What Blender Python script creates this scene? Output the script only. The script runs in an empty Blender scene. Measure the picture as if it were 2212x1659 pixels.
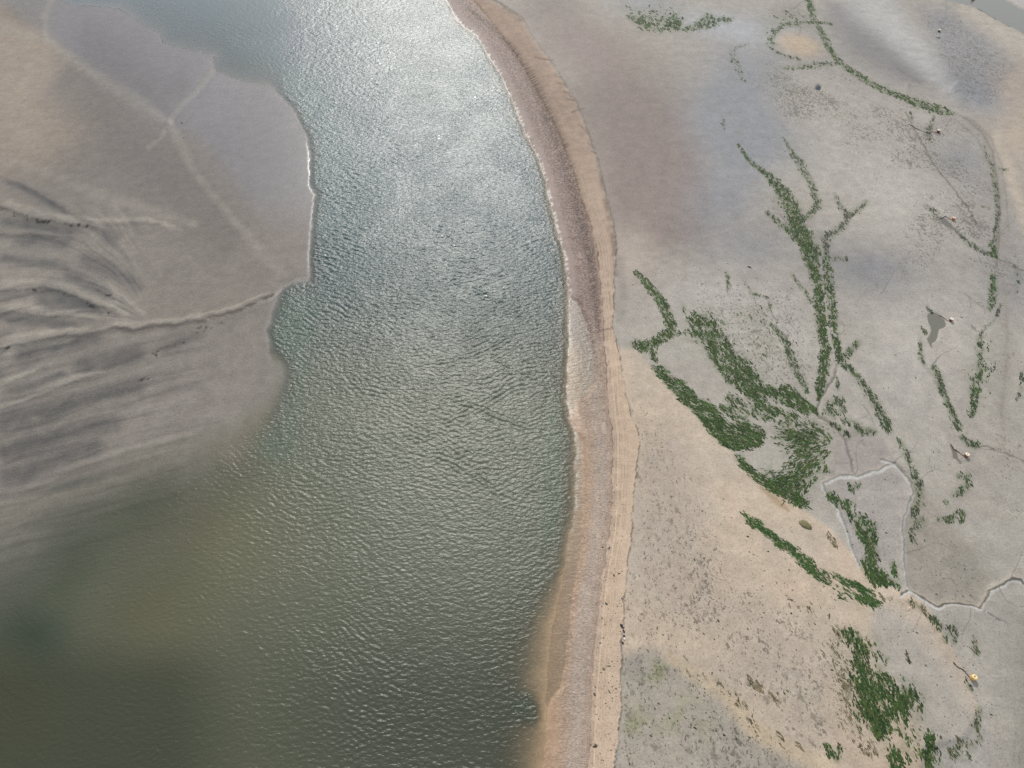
import bpy, math
import numpy as np
from mathutils import Vector

rng = np.random.default_rng(11)
SC = bpy.context.scene
COL = SC.collection
R = math.radians

# ------------------------------------------------------------------ image frame
# A drone hangs 120 m over the estuary looking north and 48 degrees down.  The
# features were traced in image pixels; P() projects them onto the ground plane.
H = 120.0
PITCH = R(48.0)
F = 1534.0
CX, CY = 1106.0, 829.5
SP, CP = math.sin(PITCH), math.cos(PITCH)


def P(px, py):
    u = (np.asarray(px, float) - CX) / F
    v = (np.asarray(py, float) - CY) / F
    t = H / (SP + v * CP)
    return u * t, (CP - v * SP) * t


def image_px(X, Y):
    d = Y * CP + H * SP
    return CX + F * X / d, CY + F * (H * CP - Y * SP) / d, F / d     # image pixels px, py and pixels per metre


def z3(ox, oy, pts, k=0.3336):
    return [(ox + p[0] * k, oy + p[1] * k) + tuple(q * k for q in p[2:]) for p in pts]


def A1(p): return z3(0, 0, p)
def A2(p): return z3(737, 0, p)
def A3(p): return z3(1474, 0, p)
def A4(p): return z3(0, 553, p)
def A5(p): return z3(737, 553, p)
def A6(p): return z3(1474, 553, p)
def A8(p): return z3(737, 1106, p)
def A9(p): return z3(1474, 1106, p)


# ------------------------------------------------------------------ noise and masks
_perm = np.concatenate([rng.permutation(512)] * 2)
_ga = rng.random(512) * 2 * np.pi
_gx, _gy = np.cos(_ga), np.sin(_ga)


def perlin(x, y):
    xi = np.floor(x).astype(np.int64); yi = np.floor(y).astype(np.int64)
    xf = x - xi; yf = y - yi
    xi &= 511; yi &= 511
    u = xf * xf * xf * (xf * (xf * 6 - 15) + 10); v = yf * yf * yf * (yf * (yf * 6 - 15) + 10)

    def g(ix, iy, dx, dy):
        h = _perm[(_perm[ix & 511] + iy) & 511]
        return _gx[h] * dx + _gy[h] * dy
    a = g(xi, yi, xf, yf); b = g(xi + 1, yi, xf - 1, yf)
    c = g(xi, yi + 1, xf, yf - 1); d = g(xi + 1, yi + 1, xf - 1, yf - 1)
    return (a + u * (b - a)) * (1 - v) + (c + u * (d - c)) * v


def fbm(x, y, octv=4, gain=0.5):
    s = np.zeros_like(x); a = 1.0; f = 1.0
    for i in range(octv):
        s += a * perlin(x * f + 17.3 * i, y * f - 9.1 * i); a *= gain; f *= 2.03
    return s


def ss(a, b, x):
    t = np.clip((x - a) / (b - a), 0, 1)
    return t * t * (3 - 2 * t)


def seg_dist(px, py, pts, closed=False):
    """nearest distance, signed side (+ = left hand while walking in the chart, y down), arc length, width"""
    pts = [tuple(p) + (0,) * (3 - len(p)) for p in pts]
    n = len(pts)
    best = np.full(px.shape, 1e18); side = np.zeros(px.shape); arc = np.zeros(px.shape); wid = np.zeros(px.shape)
    acc = 0.0
    for i in range(n if closed else n - 1):
        a = pts[i]; b = pts[(i + 1) % n]
        ex, ey = b[0] - a[0], b[1] - a[1]
        L2 = ex * ex + ey * ey + 1e-9
        t = np.clip(((px - a[0]) * ex + (py - a[1]) * ey) / L2, 0, 1)
        dx = px - (a[0] + t * ex); dy = py - (a[1] + t * ey)
        d2 = dx * dx + dy * dy
        m = d2 < best
        best = np.where(m, d2, best)
        side = np.where(m, ex * dy - ey * dx, side)
        arc = np.where(m, acc + t * math.sqrt(L2), arc)
        wid = np.where(m, a[2] + t * (b[2] - a[2]), wid)
        acc += math.sqrt(L2)
    return np.sqrt(best), np.sign(side), arc, wid, acc


def line(px, py, pts, soft=0.6, w=None, taper=0):
    """mask 0..1 round a polyline whose third value is the full width"""
    if w is not None:
        pts = [(p[0], p[1], w) for p in pts]
    W = max(p[2] for p in pts)
    x0 = min(p[0] for p in pts) - W * 1.6; x1 = max(p[0] for p in pts) + W * 1.6
    y0 = min(p[1] for p in pts) - W * 1.6; y1 = max(p[1] for p in pts) + W * 1.6
    out = np.zeros(px.shape)
    m = (px > x0) & (px < x1) & (py > y0) & (py < y1)
    if not m.any(): return out
    d, _, arc, wd, tot = seg_dist(px[m], py[m], pts)
    h = np.maximum(wd, 1e-3) / 2
    v = 1 - ss(1 - soft, 1 + soft, d / h)
    if taper:
        v = v * ss(0, taper, arc) * ss(0, taper, tot - arc)
    out[m] = v
    return out


def softline(px, py, pts, k=1.5):
    W = max(p[2] for p in pts) * k * 1.5
    out = np.zeros(px.shape)
    m = (px > min(p[0] for p in pts) - W) & (px < max(p[0] for p in pts) + W) & (py > min(p[1] for p in pts) - W) & (py < max(p[1] for p in pts) + W)
    if not m.any(): return out
    d, _, arc, wd, tot = seg_dist(px[m], py[m], pts)
    out[m] = np.exp(-(d / np.maximum(wd * k / 2, 1e-3)) ** 2) * ss(-1, 30, arc) * ss(-1, 30, tot - arc)
    return out


def inside(px, py, pts):
    r = np.zeros(px.shape, bool)
    n = len(pts)
    for i in range(n):
        x0, y0 = pts[i][:2]; x1, y1 = pts[(i + 1) % n][:2]
        if y0 == y1: continue
        c = ((py >= y0) != (py >= y1)) & (px < x0 + (py - y0) * (x1 - x0) / (y1 - y0))
        r ^= c
    return r


def poly(px, py, pts, soft=8):
    out = np.zeros(px.shape)
    x0 = min(p[0] for p in pts) - soft; x1 = max(p[0] for p in pts) + soft
    y0 = min(p[1] for p in pts) - soft; y1 = max(p[1] for p in pts) + soft
    m = (px > x0) & (px < x1) & (py > y0) & (py < y1)
    if not m.any(): return out
    d = seg_dist(px[m], py[m], pts, True)[0] * np.where(inside(px[m], py[m], pts), 1, -1)
    out[m] = ss(-soft, soft, d)
    return out


def spot(px, py, cx, cy, rx, ry, ang=0, p=1.0):
    c, s = math.cos(R(ang)), math.sin(R(ang))
    x = (px - cx) * c + (py - cy) * s; y = -(px - cx) * s + (py - cy) * c
    return np.exp(-((x / rx) ** 2 + (y / ry) ** 2) ** p)


def crest(px, py, pm, pts, amp, up=4.0, down=0.45, flip=1, taper=25):
    """an eroded step: amp metres high at the line, running out over `up` metres on one side"""
    x0 = min(p[0] for p in pts) - 90; x1 = max(p[0] for p in pts) + 90
    y0 = min(p[1] for p in pts) - 90; y1 = max(p[1] for p in pts) + 90
    out = np.zeros(px.shape)
    m = (px > x0) & (px < x1) & (py > y0) & (py < y1)
    if not m.any(): return out
    d, sd, arc, _, tot = seg_dist(px[m], py[m], pts)
    fade = ss(88, 35, d)
    d = d / pm[m]
    v = fade * np.where(sd * flip > 0, np.exp(-d / up), np.exp(-d / down))
    out[m] = amp * v * ss(0, taper, arc + 1) * ss(0, taper, tot - arc + 1)
    return out


K = 1.04


def rgb(r, g, b):
    def f(c):
        c /= 255.0
        return c / 12.92 if c < 0.04045 else ((c + 0.055) / 1.055) ** 2.4
    return np.array([f(r), f(g), f(b)]) / K


# ------------------------------------------------------------------ traced outlines
SHORE = [(560, -700), (700, -350), (850, -150), (925, -55), (965, 0), (985, 35), (1000, 55), (1030, 75), (1058, 122), (1085, 165), (1105, 210), (1120, 245),
         (1135, 285), (1146, 306), (1165, 345), (1180, 390), (1190, 440), (1200, 480), (1210, 520), (1222, 560), (1228, 620),
         (1230, 680), (1228, 750), (1226, 820), (1225, 870), (1232, 912), (1243, 940), (1243, 980), (1243, 1050), (1240, 1110),
         (1230, 1170), (1220, 1240), (1205, 1300), (1195, 1350), (1185, 1420), (1180, 1500), (1183, 1560), (1180, 1600),
         (1172, 1659), (1160, 1760), (1150, 1950), (1140, 2400)]
BANK = [(-1500, -330), (-500, -140), (-200, -60), (60, -20), (130, 0), (155, 10), (200, 13), (255, 18), (285, 35), (310, 55), (345, 72), (352, 93), (410, 108), (462, 118), (462, 150),
        (520, 177), (583, 187), (633, 240), (660, 293), (668, 333), (668, 400), (679, 420), (672, 480), (667, 553), (667, 603),
        (640, 606), (610, 621), (597, 645), (583, 690), (575, 713), (580, 753), (579, 820), (560, 866), (500, 900), (420, 930), (330, 955),
        (200, 1000), (100, 1040), (0, 1090), (-200, 1170), (-600, 1300), (-2500, 1800)]
WATER = BANK + [(-2500, 4000), (1140, 4000)] + SHORE[::-1]
SCARP = [(800, -200), (930, -80), (1020, 0), (1047, 33), (1080, 77), (1120, 130), (1147, 180), (1170, 220), (1197, 270), (1220, 327), (1240, 380), (1257, 440),
         (1277, 493), (1290, 547), (1297, 630), (1303, 686), (1304, 740), (1309, 806), (1314, 886), (1322, 953), (1322, 1020),
         (1320, 1103), (1313, 1173), (1297, 1273), (1284, 1406), (1277, 1506), (1270, 1659), (1262, 1800), (1250, 2400)]
EDGE = [(860, -200), (970, -80), (1060, 0), (1097, 23), (1127, 43), (1154, 90), (1187, 133), (1217, 180), (1247, 230), (1270, 290), (1290, 350), (1310, 433),
        (1326, 500), (1331, 547), (1327, 600), (1325, 653), (1322, 713), (1334, 760), (1344, 826), (1357, 886), (1364, 913),
        (1380, 946), (1380, 986), (1370, 1036), (1367, 1086), (1365, 1116), (1357, 1206), (1347, 1306), (1342, 1390),
        (1340, 1489), (1334, 1606), (1324, 1659), (1315, 1800), (1305, 2400)]
DARKBAND = [(1010, 20, 6), (1060, 62, 10), (1108, 112, 16), (1148, 175, 22), (1173, 230, 24), (1196, 290, 28), (1217, 340, 28), (1238, 410, 28), (1255, 470, 28),
            (1268, 530, 26), (1281, 600, 22), (1287, 660, 16), (1291, 720, 8)]
CREEK_LOW = [(1900, -60), (2024, 0), (2100, 17), (2150, 45), (2212, 77), (2300, 125), (2600, 290)]
CREEK_UP = [(2600, 190), (2300, 75), (2212, 30), (2164, 0), (2080, -50)]
CREEK = CREEK_LOW + CREEK_UP
RILL = A4([(-200, 640), (0, 610), (160, 585), (330, 545), (500, 520), (620, 515), (720, 485), (800, 475), (870, 490), (960, 470), (1050, 460),
           (1200, 445), (1350, 410), (1500, 375), (1620, 320), (1750, 260), (1830, 210), (1900, 170), (1980, 155)])
GULLY = A9([(1400, 550), (1440, 530), (1490, 540), (1560, 600), (1640, 630), (1780, 600), (1850, 615), (1910, 650), (1940, 590), (1965, 530), (2060, 490),
            (2110, 445), (2160, 460), (2212, 500), (2300, 530)])
RING_L = A6([(1360, 1360), (1250, 1400), (1130, 1440), (1000, 1440), (900, 1490), (930, 1560), (1000, 1660), (1040, 1760), (1080, 1900), (1130, 2020)])
RING_R = A6([(1280, 1330), (1360, 1360), (1420, 1420), (1470, 1480), (1480, 1550), (1440, 1660), (1412, 1760), (1425, 1950), (1440, 2100), (1450, 2190)])
RUNNEL = A6([(1000, 720), (960, 830), (890, 930), (870, 1000), (880, 1060), (1000, 1140), (1060, 1240), (1090, 1350), (1110, 1430)])
BAY = [(1927, 1006), (1990, 1060), (2050, 1130), (2100, 1200), (2140, 1260), (2125, 1290), (2108, 1318), (2020, 1314), (1971, 1284), (1954, 1273),
       (1950, 1206), (1946, 1139), (1957, 1106), (1967, 1070), (1964, 1046)]
DELTA = [(1800, 935), (1860, 930), (1905, 950), (1930, 1000), (1880, 1020), (1844, 1030), (1780, 1045), (1800, 1000)]
TONGUE = A3([(940, 30), (1100, 60), (1250, 190), (1400, 340), (1520, 460), (1600, 560), (1480, 570), (1300, 480), (1120, 370), (1020, 260), (960, 130)])
TRIANGLE = [(1330, 760), (1376, 765), (1420, 822), (1500, 905), (1580, 985), (1650, 1055), (1720, 1100), (1790, 1150), (1850, 1215), (1900, 1262),
            (1990, 1310), (2060, 1420), (2110, 1540), (2080, 1600), (1990, 1620), (1980, 1700), (1700, 1850), (1340, 1850), (1345, 1300), (1370, 1030)]
LOWGREY = [(1335, 1425), (1400, 1405), (1470, 1440), (1540, 1490), (1590, 1560), (1640, 1610), (1720, 1640), (1760, 1700), (1700, 1850), (1320, 1850)]
LAGOONS = [[(1224, 640), (1250, 650), (1274, 710), (1286, 770), (1284, 830), (1268, 862), (1246, 892), (1226, 885), (1218, 830), (1222, 740)],
           [(1240, 935), (1262, 950), (1264, 1050), (1262, 1130), (1254, 1210), (1238, 1310), (1228, 1400), (1214, 1490), (1176, 1540), (1178, 1420), (1196, 1310), (1218, 1210), (1236, 1110)]]
POOL_BIG = z3(2230 * .8848, 740 * .8848, [(440, 450), (600, 410), (780, 440), (900, 530), (1000, 640), (1060, 790), (1030, 880), (940, 930), (830, 960), (790, 1060),
              (770, 1240), (690, 1380), (570, 1440), (600, 1610), (540, 1560), (470, 1400), (420, 1300), (500, 1180), (560, 1000), (540, 880), (470, 740), (430, 560)], 160 * .8848 / 2212)
POOL_THIN = z3(2230 * .8848, 500 * .8848, [(690, 570), (880, 560), (1000, 530), (1120, 610), (1240, 720), (1320, 830), (1460, 980), (1620, 1130), (1700, 1230), (1660, 1230),
               (1500, 1090), (1340, 940), (1200, 860), (1050, 810), (960, 720), (880, 620), (720, 610)], 160 * .8848 / 2212)
POOL_SLIM = z3(2290 * .8848, 1060 * .8848, [(350, 470), (400, 500), (480, 600), (590, 680), (610, 800), (620, 900), (700, 1000), (770, 1080), (690, 1090), (620, 990), (540, 920),
               (460, 890), (440, 750), (420, 620)], 160 * .8848 / 2212)
POOL_HOLE = z3(1900 * .8848, 150 * .8848, [(1010, 740), (1050, 690), (1110, 690), (1150, 730), (1140, 780), (1090, 830), (1030, 810), (980, 790)], 200 * .8848 / 2212)
POOLS = {'big': POOL_BIG, 'thin': POOL_THIN, 'slim': POOL_SLIM, 'hole': POOL_HOLE}


def vein(x, y, ang, n, step, w, out, depth=0):
    pts = [(x, y, w)]
    for i in range(n):
        ang += vr.normal() * .35
        x += step * math.cos(ang); y += step * math.sin(ang)
        pts.append((x, y, w * (1 - .7 * (i + 1) / n)))
        if depth < 2 and vr.random() < .28: vein(x, y, ang + vr.choice([-1, 1]) * vr.uniform(.5, 1), max(2, n - i - 2), step * .8, w * .7, out, depth + 1)
    out.append(pts)


vr = np.random.default_rng(21)
VEINS = []
for vx, vy, va in ((1844, 1030, -70), (1800, 940, -120), (1764, 860, -95), (1927, 1006, -60), (1967, 1070, -30), (2110, 1318, -50), (2060, 1306, -95), (2177, 1254, -60), (1954, 1200, -15), (2140, 545, -40), (2100, 970, 10),
                   (2080, 640, 30), (2060, 205, -30), (1990, 190, -150), (1860, 880, 40), (2010, 800, -60), (1990, 1306, 100), (2090, 1322, 80), (2150, 1275, 60), (1700, 500, -150), (1785, 700, 15), (1900, 640, -30), (1690, 28, 20)):
    vein(vx, vy, R(va), 7, 11, 2.6, VEINS)


# ------------------------------------------------------------------ the ground
def terrain(X, Y, full=True):
    px, py, pm = image_px(X, Y)
    # wobble the traced outlines a little so that no edge is a ruler line
    wob = 0.55 * fbm(X / 3.1, Y / 3.1, 3) + 0.25 * fbm(X / 0.8, Y / 0.8, 2)
    wx = px + wob * pm * 0.8; wy = py + 0.5 * pm * fbm(X / 2.7 + 40, Y / 2.7, 3)
    h = np.zeros(px.shape)

    # channel ------------------------------------------------------
    dS, sS, aS, _, _ = seg_dist(wx, wy, SHORE)
    dB, sB, _, _, _ = seg_dist(wx, wy, BANK)
    wet = inside(wx, wy, WATER)
    dSm = dS / pm; dBm = dB / pm
    kk = ss(800, 1000, py)
    gentle = ss(680 + 120 * kk, 600 - 220 * kk, px) * ss(735, 800, py)
    slopeB = 0.24 * (1 - gentle) + 0.036 * gentle
    topflat = ss(700, 560, px) * ss(260, 150, py)
    slopeB = slopeB * (1 - topflat) + 0.05 * topflat
    k0 = 0.24 - 0.17 * ss(1150, 1400, py)
    bedS = np.where(dSm < 6, k0 * dSm, 6 * k0 + 0.16 * (dSm - 6))
    bed = np.minimum(np.minimum(bedS, slopeB * dBm + 0.05 * np.maximum(dBm - 18, 0)), 3.2)
    bar = line(px, py, [(575, 800, 40), (545, 900, 70), (480, 1010, 110), (420, 1130, 140), (300, 1290, 160), (230, 1390, 90)], 0.9)
    bar = np.maximum(bar, 0.7 * line(px, py, [(0, 1160, 90), (-50, 1300, 90), (20, 1530, 120), (100, 1440, 120)], 0.9))
    bar = np.maximum(bar, 0.8 * line(px, py, [(1178, 1290, 30), (1165, 1400, 50), (1150, 1500, 60), (1120, 1510, 40)], 0.9))
    bar = np.maximum(bar, 0.5 * line(px, py, [(1140, 1560, 60), (1130, 1700, 110)], 0.9))
    hole = spot(px, py, 330, 1080, 130, 70, -30) + spot(px, py, 60, 1370, 90, 80, 0) + 0.7 * spot(px, py, 140, 1180, 80, 60, -50)
    bed = bed * (1 - 0.3 * bar) * (1 + 0.9 * hole)
    bed = bed * (1 + 0.35 * fbm(X / 14, Y / 14, 3))
    bed += 0.9 * spot(px, py, 1135, 1530, 38, 26, 30) * ss(0, 3, dSm)
    bed0 = bed
    h = np.where(wet, -bed, h)

    # left sand bank -----------------------------------------------
    left = (~wet) & (px < 900) & ~((py < 0) & (dS < dB))
    n_w = fbm(X / 11, Y / 11, 3)
    ridges = np.zeros(px.shape)
    trough = np.zeros(px.shape)
    lightr = np.zeros(px.shape)
    darkl = np.zeros(px.shape)
    lm = px < 760
    q = (px[lm], py[lm], pm[lm]); qw = (wx[lm], wy[lm])

    def onl(f):
        o = np.zeros(px.shape); o[lm] = f; return o
    for pts, amp, up in (
            (A1([(-200, 1300), (0, 1350), (100, 1380), (200, 1430), (400, 1460), (600, 1480), (680, 1488)]), 0.55, 7),
            (A1([(640, 1470), (760, 1462), (960, 1450), (1100, 1480)]), 0.22, 6),
            (A1([(-100, 1140), (0, 1150), (120, 1190), (300, 1290), (420, 1370), (560, 1440), (640, 1470)]), 0.22, 5),
            (A1([(-100, 1520), (0, 1530), (200, 1530), (440, 1545)]), 0.3, 4),
            (A4([(-100, 240), (0, 240), (100, 240), (230, 220), (330, 225), (430, 250), (560, 310), (700, 360), (800, 400)]), 0.5, 6),
            (A4([(-100, 390), (0, 390), (100, 375), (200, 390), (330, 405), (520, 415), (660, 437)]), 0.35, 5),
            (A4([(500, 645), (620, 610), (720, 590), (810, 550)]), 0.22, 4),
            (A4([(-100, 890), (0, 860), (100, 830), (200, 780), (300, 740), (380, 690)]), 0.28, 5),
            (A4([(-100, 1040), (0, 1000), (150, 960), (300, 900), (450, 830), (600, 790), (690, 755)]), 0.32, 5),
            (A4([(-100, 1230), (0, 1180), (60, 1150), (180, 1110), (260, 1070)]), 0.2, 5),
            (A4([(620, 130), (700, 200), (780, 270), (860, 340), (960, 430)]), 0.18, 5),
            (RILL, 0.55, 3.0)):
        ridges += onl(crest(qw[0], qw[1], q[2], pts, amp, up, 0.5, -1))
    for pts in ([(-60, 40, 26), (0, 58, 28), (95, 88, 18), (200, 163, 22), (300, 228, 30), (362, 270, 16)],
                [(365, 268, 12), (385, 310, 22), (420, 380, 16), (470, 440, 14), (540, 520, 20), (615, 605, 26)],
                [(365, 266, 10), (385, 236, 12), (420, 205, 10), (462, 150, 12)],
                [(98, 88, 12), (95, 40, 14), (110, 0, 14)],
                [(365, 270, 10), (345, 305, 8), (320, 325, 10)]):
        d = onl(line(qw[0], qw[1], pts, 0.95)); ridges += 0.10 * d; lightr = np.maximum(lightr, d * 0.45)
    for pts in ([(-30, 345, 12), (80, 370, 22), (160, 402, 26), (260, 442, 26), (360, 470, 26), (420, 490, 14)],):
        d = onl(line(qw[0], qw[1], pts, 0.95)); ridges += 0.08 * d; lightr += d * 0.4
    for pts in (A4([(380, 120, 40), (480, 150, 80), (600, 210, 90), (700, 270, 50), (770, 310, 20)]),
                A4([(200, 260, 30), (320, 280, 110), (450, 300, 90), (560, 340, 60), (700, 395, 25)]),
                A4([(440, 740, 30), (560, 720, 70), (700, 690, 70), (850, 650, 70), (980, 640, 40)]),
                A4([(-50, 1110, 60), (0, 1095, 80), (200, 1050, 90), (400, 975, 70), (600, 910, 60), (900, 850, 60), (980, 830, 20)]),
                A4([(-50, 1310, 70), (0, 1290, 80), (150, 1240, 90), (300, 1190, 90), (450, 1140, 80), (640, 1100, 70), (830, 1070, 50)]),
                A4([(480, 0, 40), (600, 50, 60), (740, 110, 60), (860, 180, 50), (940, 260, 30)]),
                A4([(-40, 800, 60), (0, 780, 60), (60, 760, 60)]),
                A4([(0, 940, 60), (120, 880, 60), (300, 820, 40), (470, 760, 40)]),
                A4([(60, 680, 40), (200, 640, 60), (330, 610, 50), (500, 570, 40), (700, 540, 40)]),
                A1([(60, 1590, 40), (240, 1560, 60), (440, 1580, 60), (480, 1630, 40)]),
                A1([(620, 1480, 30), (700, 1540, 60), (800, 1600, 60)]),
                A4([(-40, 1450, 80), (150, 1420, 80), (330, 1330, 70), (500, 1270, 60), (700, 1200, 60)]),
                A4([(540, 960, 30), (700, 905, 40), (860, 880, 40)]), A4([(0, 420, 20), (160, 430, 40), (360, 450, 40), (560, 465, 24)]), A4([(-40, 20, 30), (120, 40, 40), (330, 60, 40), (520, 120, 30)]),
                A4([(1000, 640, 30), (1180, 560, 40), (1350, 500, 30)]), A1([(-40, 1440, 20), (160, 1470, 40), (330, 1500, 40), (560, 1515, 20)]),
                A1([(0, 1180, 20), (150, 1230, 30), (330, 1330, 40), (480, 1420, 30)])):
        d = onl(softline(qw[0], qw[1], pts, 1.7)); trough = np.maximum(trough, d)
    for pts in (A4([(0, 650, 30), (160, 615, 40), (330, 575, 30), (540, 535, 20)]), A4([(0, 900, 20), (150, 930, 30), (330, 860, 30), (560, 780, 26), (690, 750, 10)]),
                A4([(0, 970, 34), (150, 925, 40), (300, 865, 40), (450, 800, 34), (680, 740, 14)]), A4([(0, 825, 30), (140, 790, 30), (300, 715, 20)]),
                A4([(0, 200, 50), (120, 195, 50), (300, 190, 40), (440, 215, 40), (600, 280, 40), (760, 340, 30), (880, 430, 30)]),
                A4([(0, 350, 40), (140, 335, 40), (330, 370, 30), (560, 390, 30), (700, 420, 30)]),
                A4([(560, 130, 30), (700, 210, 40), (860, 330, 40), (980, 430, 30)]),
                A4([(700, 465, 30), (800, 450, 34), (870, 462, 30), (1000, 440, 24), (1200, 420, 20), (1350, 385, 14), (1500, 350, 12), (1640, 290, 12), (1780, 220, 12)]),
                A1([(0, 1310, 50), (120, 1350, 40), (300, 1410, 30), (600, 1440, 24), (960, 1430, 24), (1200, 1500, 30)]),
                A4([(0, 550, 30), (300, 510, 30), (600, 490, 20)]), A4([(0, 1140, 24), (160, 1080, 26), (330, 1040, 20)])):
        d = onl(softline(qw[0], qw[1], pts, 1.25)); lightr = np.maximum(lightr, d)
    th = np.arctan2(py - 706, px - 330); rr = np.hypot(px - 330, py - 706) + 1
    bend = np.where(py < 706, 0.0016 * rr, 0.0)
    f1 = fbm((np.mod(th + bend, 2 * np.pi)) * 15 + .4 * n_w, np.log(rr) * 1.1, 3) * ss(706, 690, py) * ss(330, 250, px) * ss(430, 480, py)
    al = px * .966 - py * .26; ac = px * .26 + py * .966
    f2 = fbm(al / 260 + .2 * n_w, ac / 17 + .35 * n_w, 3) * ss(700, 730, py) * ss(520, 330, px)
    fine = np.where(left | (gentle > 0), (f1 + f2) * 1.5, 0)
    ridges += 0.07 * fine
    hb = 0.35 * (1 - np.exp(-dBm / 6)) + 0.006 * np.minimum(dBm, 40) + 0.06 * fbm(X / 22, Y / 22, 3)
    hb = hb * (1 - 0.75 * gentle) + gentle * (0.010 * dBm)
    hb += (ridges - 0.05 * trough) * ss(0, 2.5, dBm)
    hb = np.maximum(hb, (0.02 + 0.015 * np.minimum(dBm, 3)) * (1 - gentle) - 0.05 * gentle)
    h = np.where(left, hb, h)
    shoal = gentle * (0.05 * fbm(X / 6, Y / 6, 3) + 0.5 * ridges - 0.10 * trough) * ss(40, 12, dBm)
    h = np.where(wet, h + shoal, h)

    # right side: beach, dry crest, mud flat ------------------------
    right = (~wet) & ~left
    dC, sC, aC, _, _ = seg_dist(wx, wy, SCARP)
    dE, sE, aE, _, _ = seg_dist(wx, wy, EDGE)
    dCm = dC / pm; dEm = dE / pm
    before = sC > 0
    t = np.where(before, dS / (dS + dC + 1e-6), 1.0)
    beach = right & (sE > 0)
    hr = np.where(before, 0.95 * t ** 0.8, 0.95 + 0.25 * (1 - np.exp(-dCm / 1.2)))
    flat = right & ~(sE > 0)
    hr = np.where(flat, 1.12 - 0.12 * (1 - np.exp(-dEm / 10)) - 0.002 * np.minimum(dEm, 60), hr)
    hr += np.where(right & ~before, 0.05 * fbm(X / 9, Y / 9, 4), 0)
    hr += np.where(beach, (0.02 + .06 * ss(500, 620, py)) * line(wx, wy, [p + (5,) for p in EDGE], 0.9) - 0.06 * line(wx, wy, [p + (3,) for p in SCARP], 0.9), 0)
    rm = px > 1250
    qr = (px[rm], py[rm], pm[rm]); qrw = (wx[rm], wy[rm])

    def onr(f):
        o = np.zeros(px.shape); o[rm] = f; return o
    hr += onr(crest(qrw[0], qrw[1], qr[2], GULLY, 0.5, 5, 0.45, 1, 20))
    hr += onr(crest(qrw[0], qrw[1], qr[2], RING_L, 0.22, 3, 0.5, -1, 20))
    hr += onr(crest(qrw[0], qrw[1], qr[2], RING_R, 0.22, 3, 0.5, -1, 20))
    hr -= 0.22 * onr(line(qrw[0], qrw[1], RUNNEL, 0.9, 6))
    hr -= 0.30 * onr(poly(qr[0], qr[1], BAY, 14))
    hr += 0.45 * onr(spot(qr[0], qr[1], 1725, 104, 52, 25, 15, 1.5))
    hr += 0.28 * onr(poly(qr[0], qr[1], TRIANGLE, 10))
    for pts, a in ((A3([(1430, 560), (1540, 580), (1640, 590), (1720, 620), (1745, 580), (1800, 540)]), .35), (A3([(850, 5), (980, 40), (1080, 25), (1150, 5)]), .2),
                   (A3([(1670, 5), (1700, 60), (1690, 100), (1720, 130)]), .25), (A3([(1290, 470), (1400, 530), (1480, 570)]), .15)):
        hr += onr(crest(qrw[0], qrw[1], qr[2], pts, a, 3, 0.6, 1, 10))
    pool = np.zeros(px.shape)
    for k, pts in POOLS.items():
        m = onr(poly(qr[0], qr[1], pts, 2.5)); pool = np.maximum(pool, m)
        hr -= (0.9 if k == 'hole' else 0.22) * m
    creek = onr(poly(qrw[0], qrw[1], CREEK, 5))
    hr = hr * (1 - creek) + creek * 0.35
    hr = np.maximum(hr, 0.0)
    lag = np.zeros(px.shape)
    for pts in LAGOONS: lag = np.maximum(lag, poly(wx, wy, pts, 7))
    hr = hr * (1 - lag) - 0.07 * lag
    hr += 0.16 * spot(px, py, 1256, 872, 9, 20, 25)
    hr += onr(0.012 * fbm(X[rm] / 1.3, Y[rm] / 1.3, 3))
    h = np.where(right, hr, h)
    far = np.hypot(X, Y - 150)
    if not full:
        return h
    # ------------------------------------------------ colour, roughness, speckle
    n1 = fbm(X / 18, Y / 18, 4); n2 = fbm(X / 4.2, Y / 4.2, 4); n3 = fbm(X / 55 + 7, Y / 55, 3)
    c = np.zeros(px.shape + (3,)); c[:] = rgb(172, 164, 150)
    rough = np.full(px.shape, 0.62)
    speck = np.zeros(px.shape)
    comb = np.zeros(px.shape)
    rip = np.full(px.shape, 0.25)

    def mix(m, col, rg=None):
        nonlocal c, rough
        m = np.clip(m, 0, 1)
        c += (rgb(*col) - c) * m[..., None]
        if rg is not None:
            rough = rough + (rg - rough) * m
    R_ = right.astype(float); L_ = left.astype(float); W_ = wet.astype(float)
    # mud flat tones: damp, drier, silty; soft cloud shade and sky sheen painted in
    mix(R_ * ss(-0.1, 0.5, n1) * 0.35, (160, 150, 138))
    mix(R_ * np.clip(1.15 * spot(px, py, 1400, 420, 110, 130, 20) + 1.0 * spot(px, py, 1330, 230, 120, 130, -35) + 0.9 * spot(px, py, 1230, 80, 120, 60, 20)
                     + 0.9 * spot(px, py, 1480, 470, 90, 70, 0) + .5 * spot(px, py, 1480, 300, 90, 120, 0), 0, 1), (132, 117, 107), 0.5)  # brown cloud shade painted into the mud colour
    mix(R_ * np.clip(0.9 * spot(px, py, 1610, 150, 90, 90, 30) + 0.9 * spot(px, py, 1570, 420, 80, 110, 30) + 0.8 * spot(px, py, 1650, 300, 110, 60, 20) + .8 * spot(px, py, 1390, 10, 70, 30, 0)
                     + 0.9 * spot(px, py, 1560, 260, 90, 80, 20), 0, 1), (135, 134, 133), 0.45)  # blue-grey sky sheen painted into the mud colour
    mix(R_ * np.clip(1.0 * spot(px, py, 1880, 590, 120, 60, 10) + .8 * spot(px, py, 1620, 540, 90, 50, 0) + .7 * spot(px, py, 2180, 620, 60, 60, 0) + .8 * spot(px, py, 2080, 350, 80, 50, 10), 0, 1) * .9, (130, 128, 127), 0.45)
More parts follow.
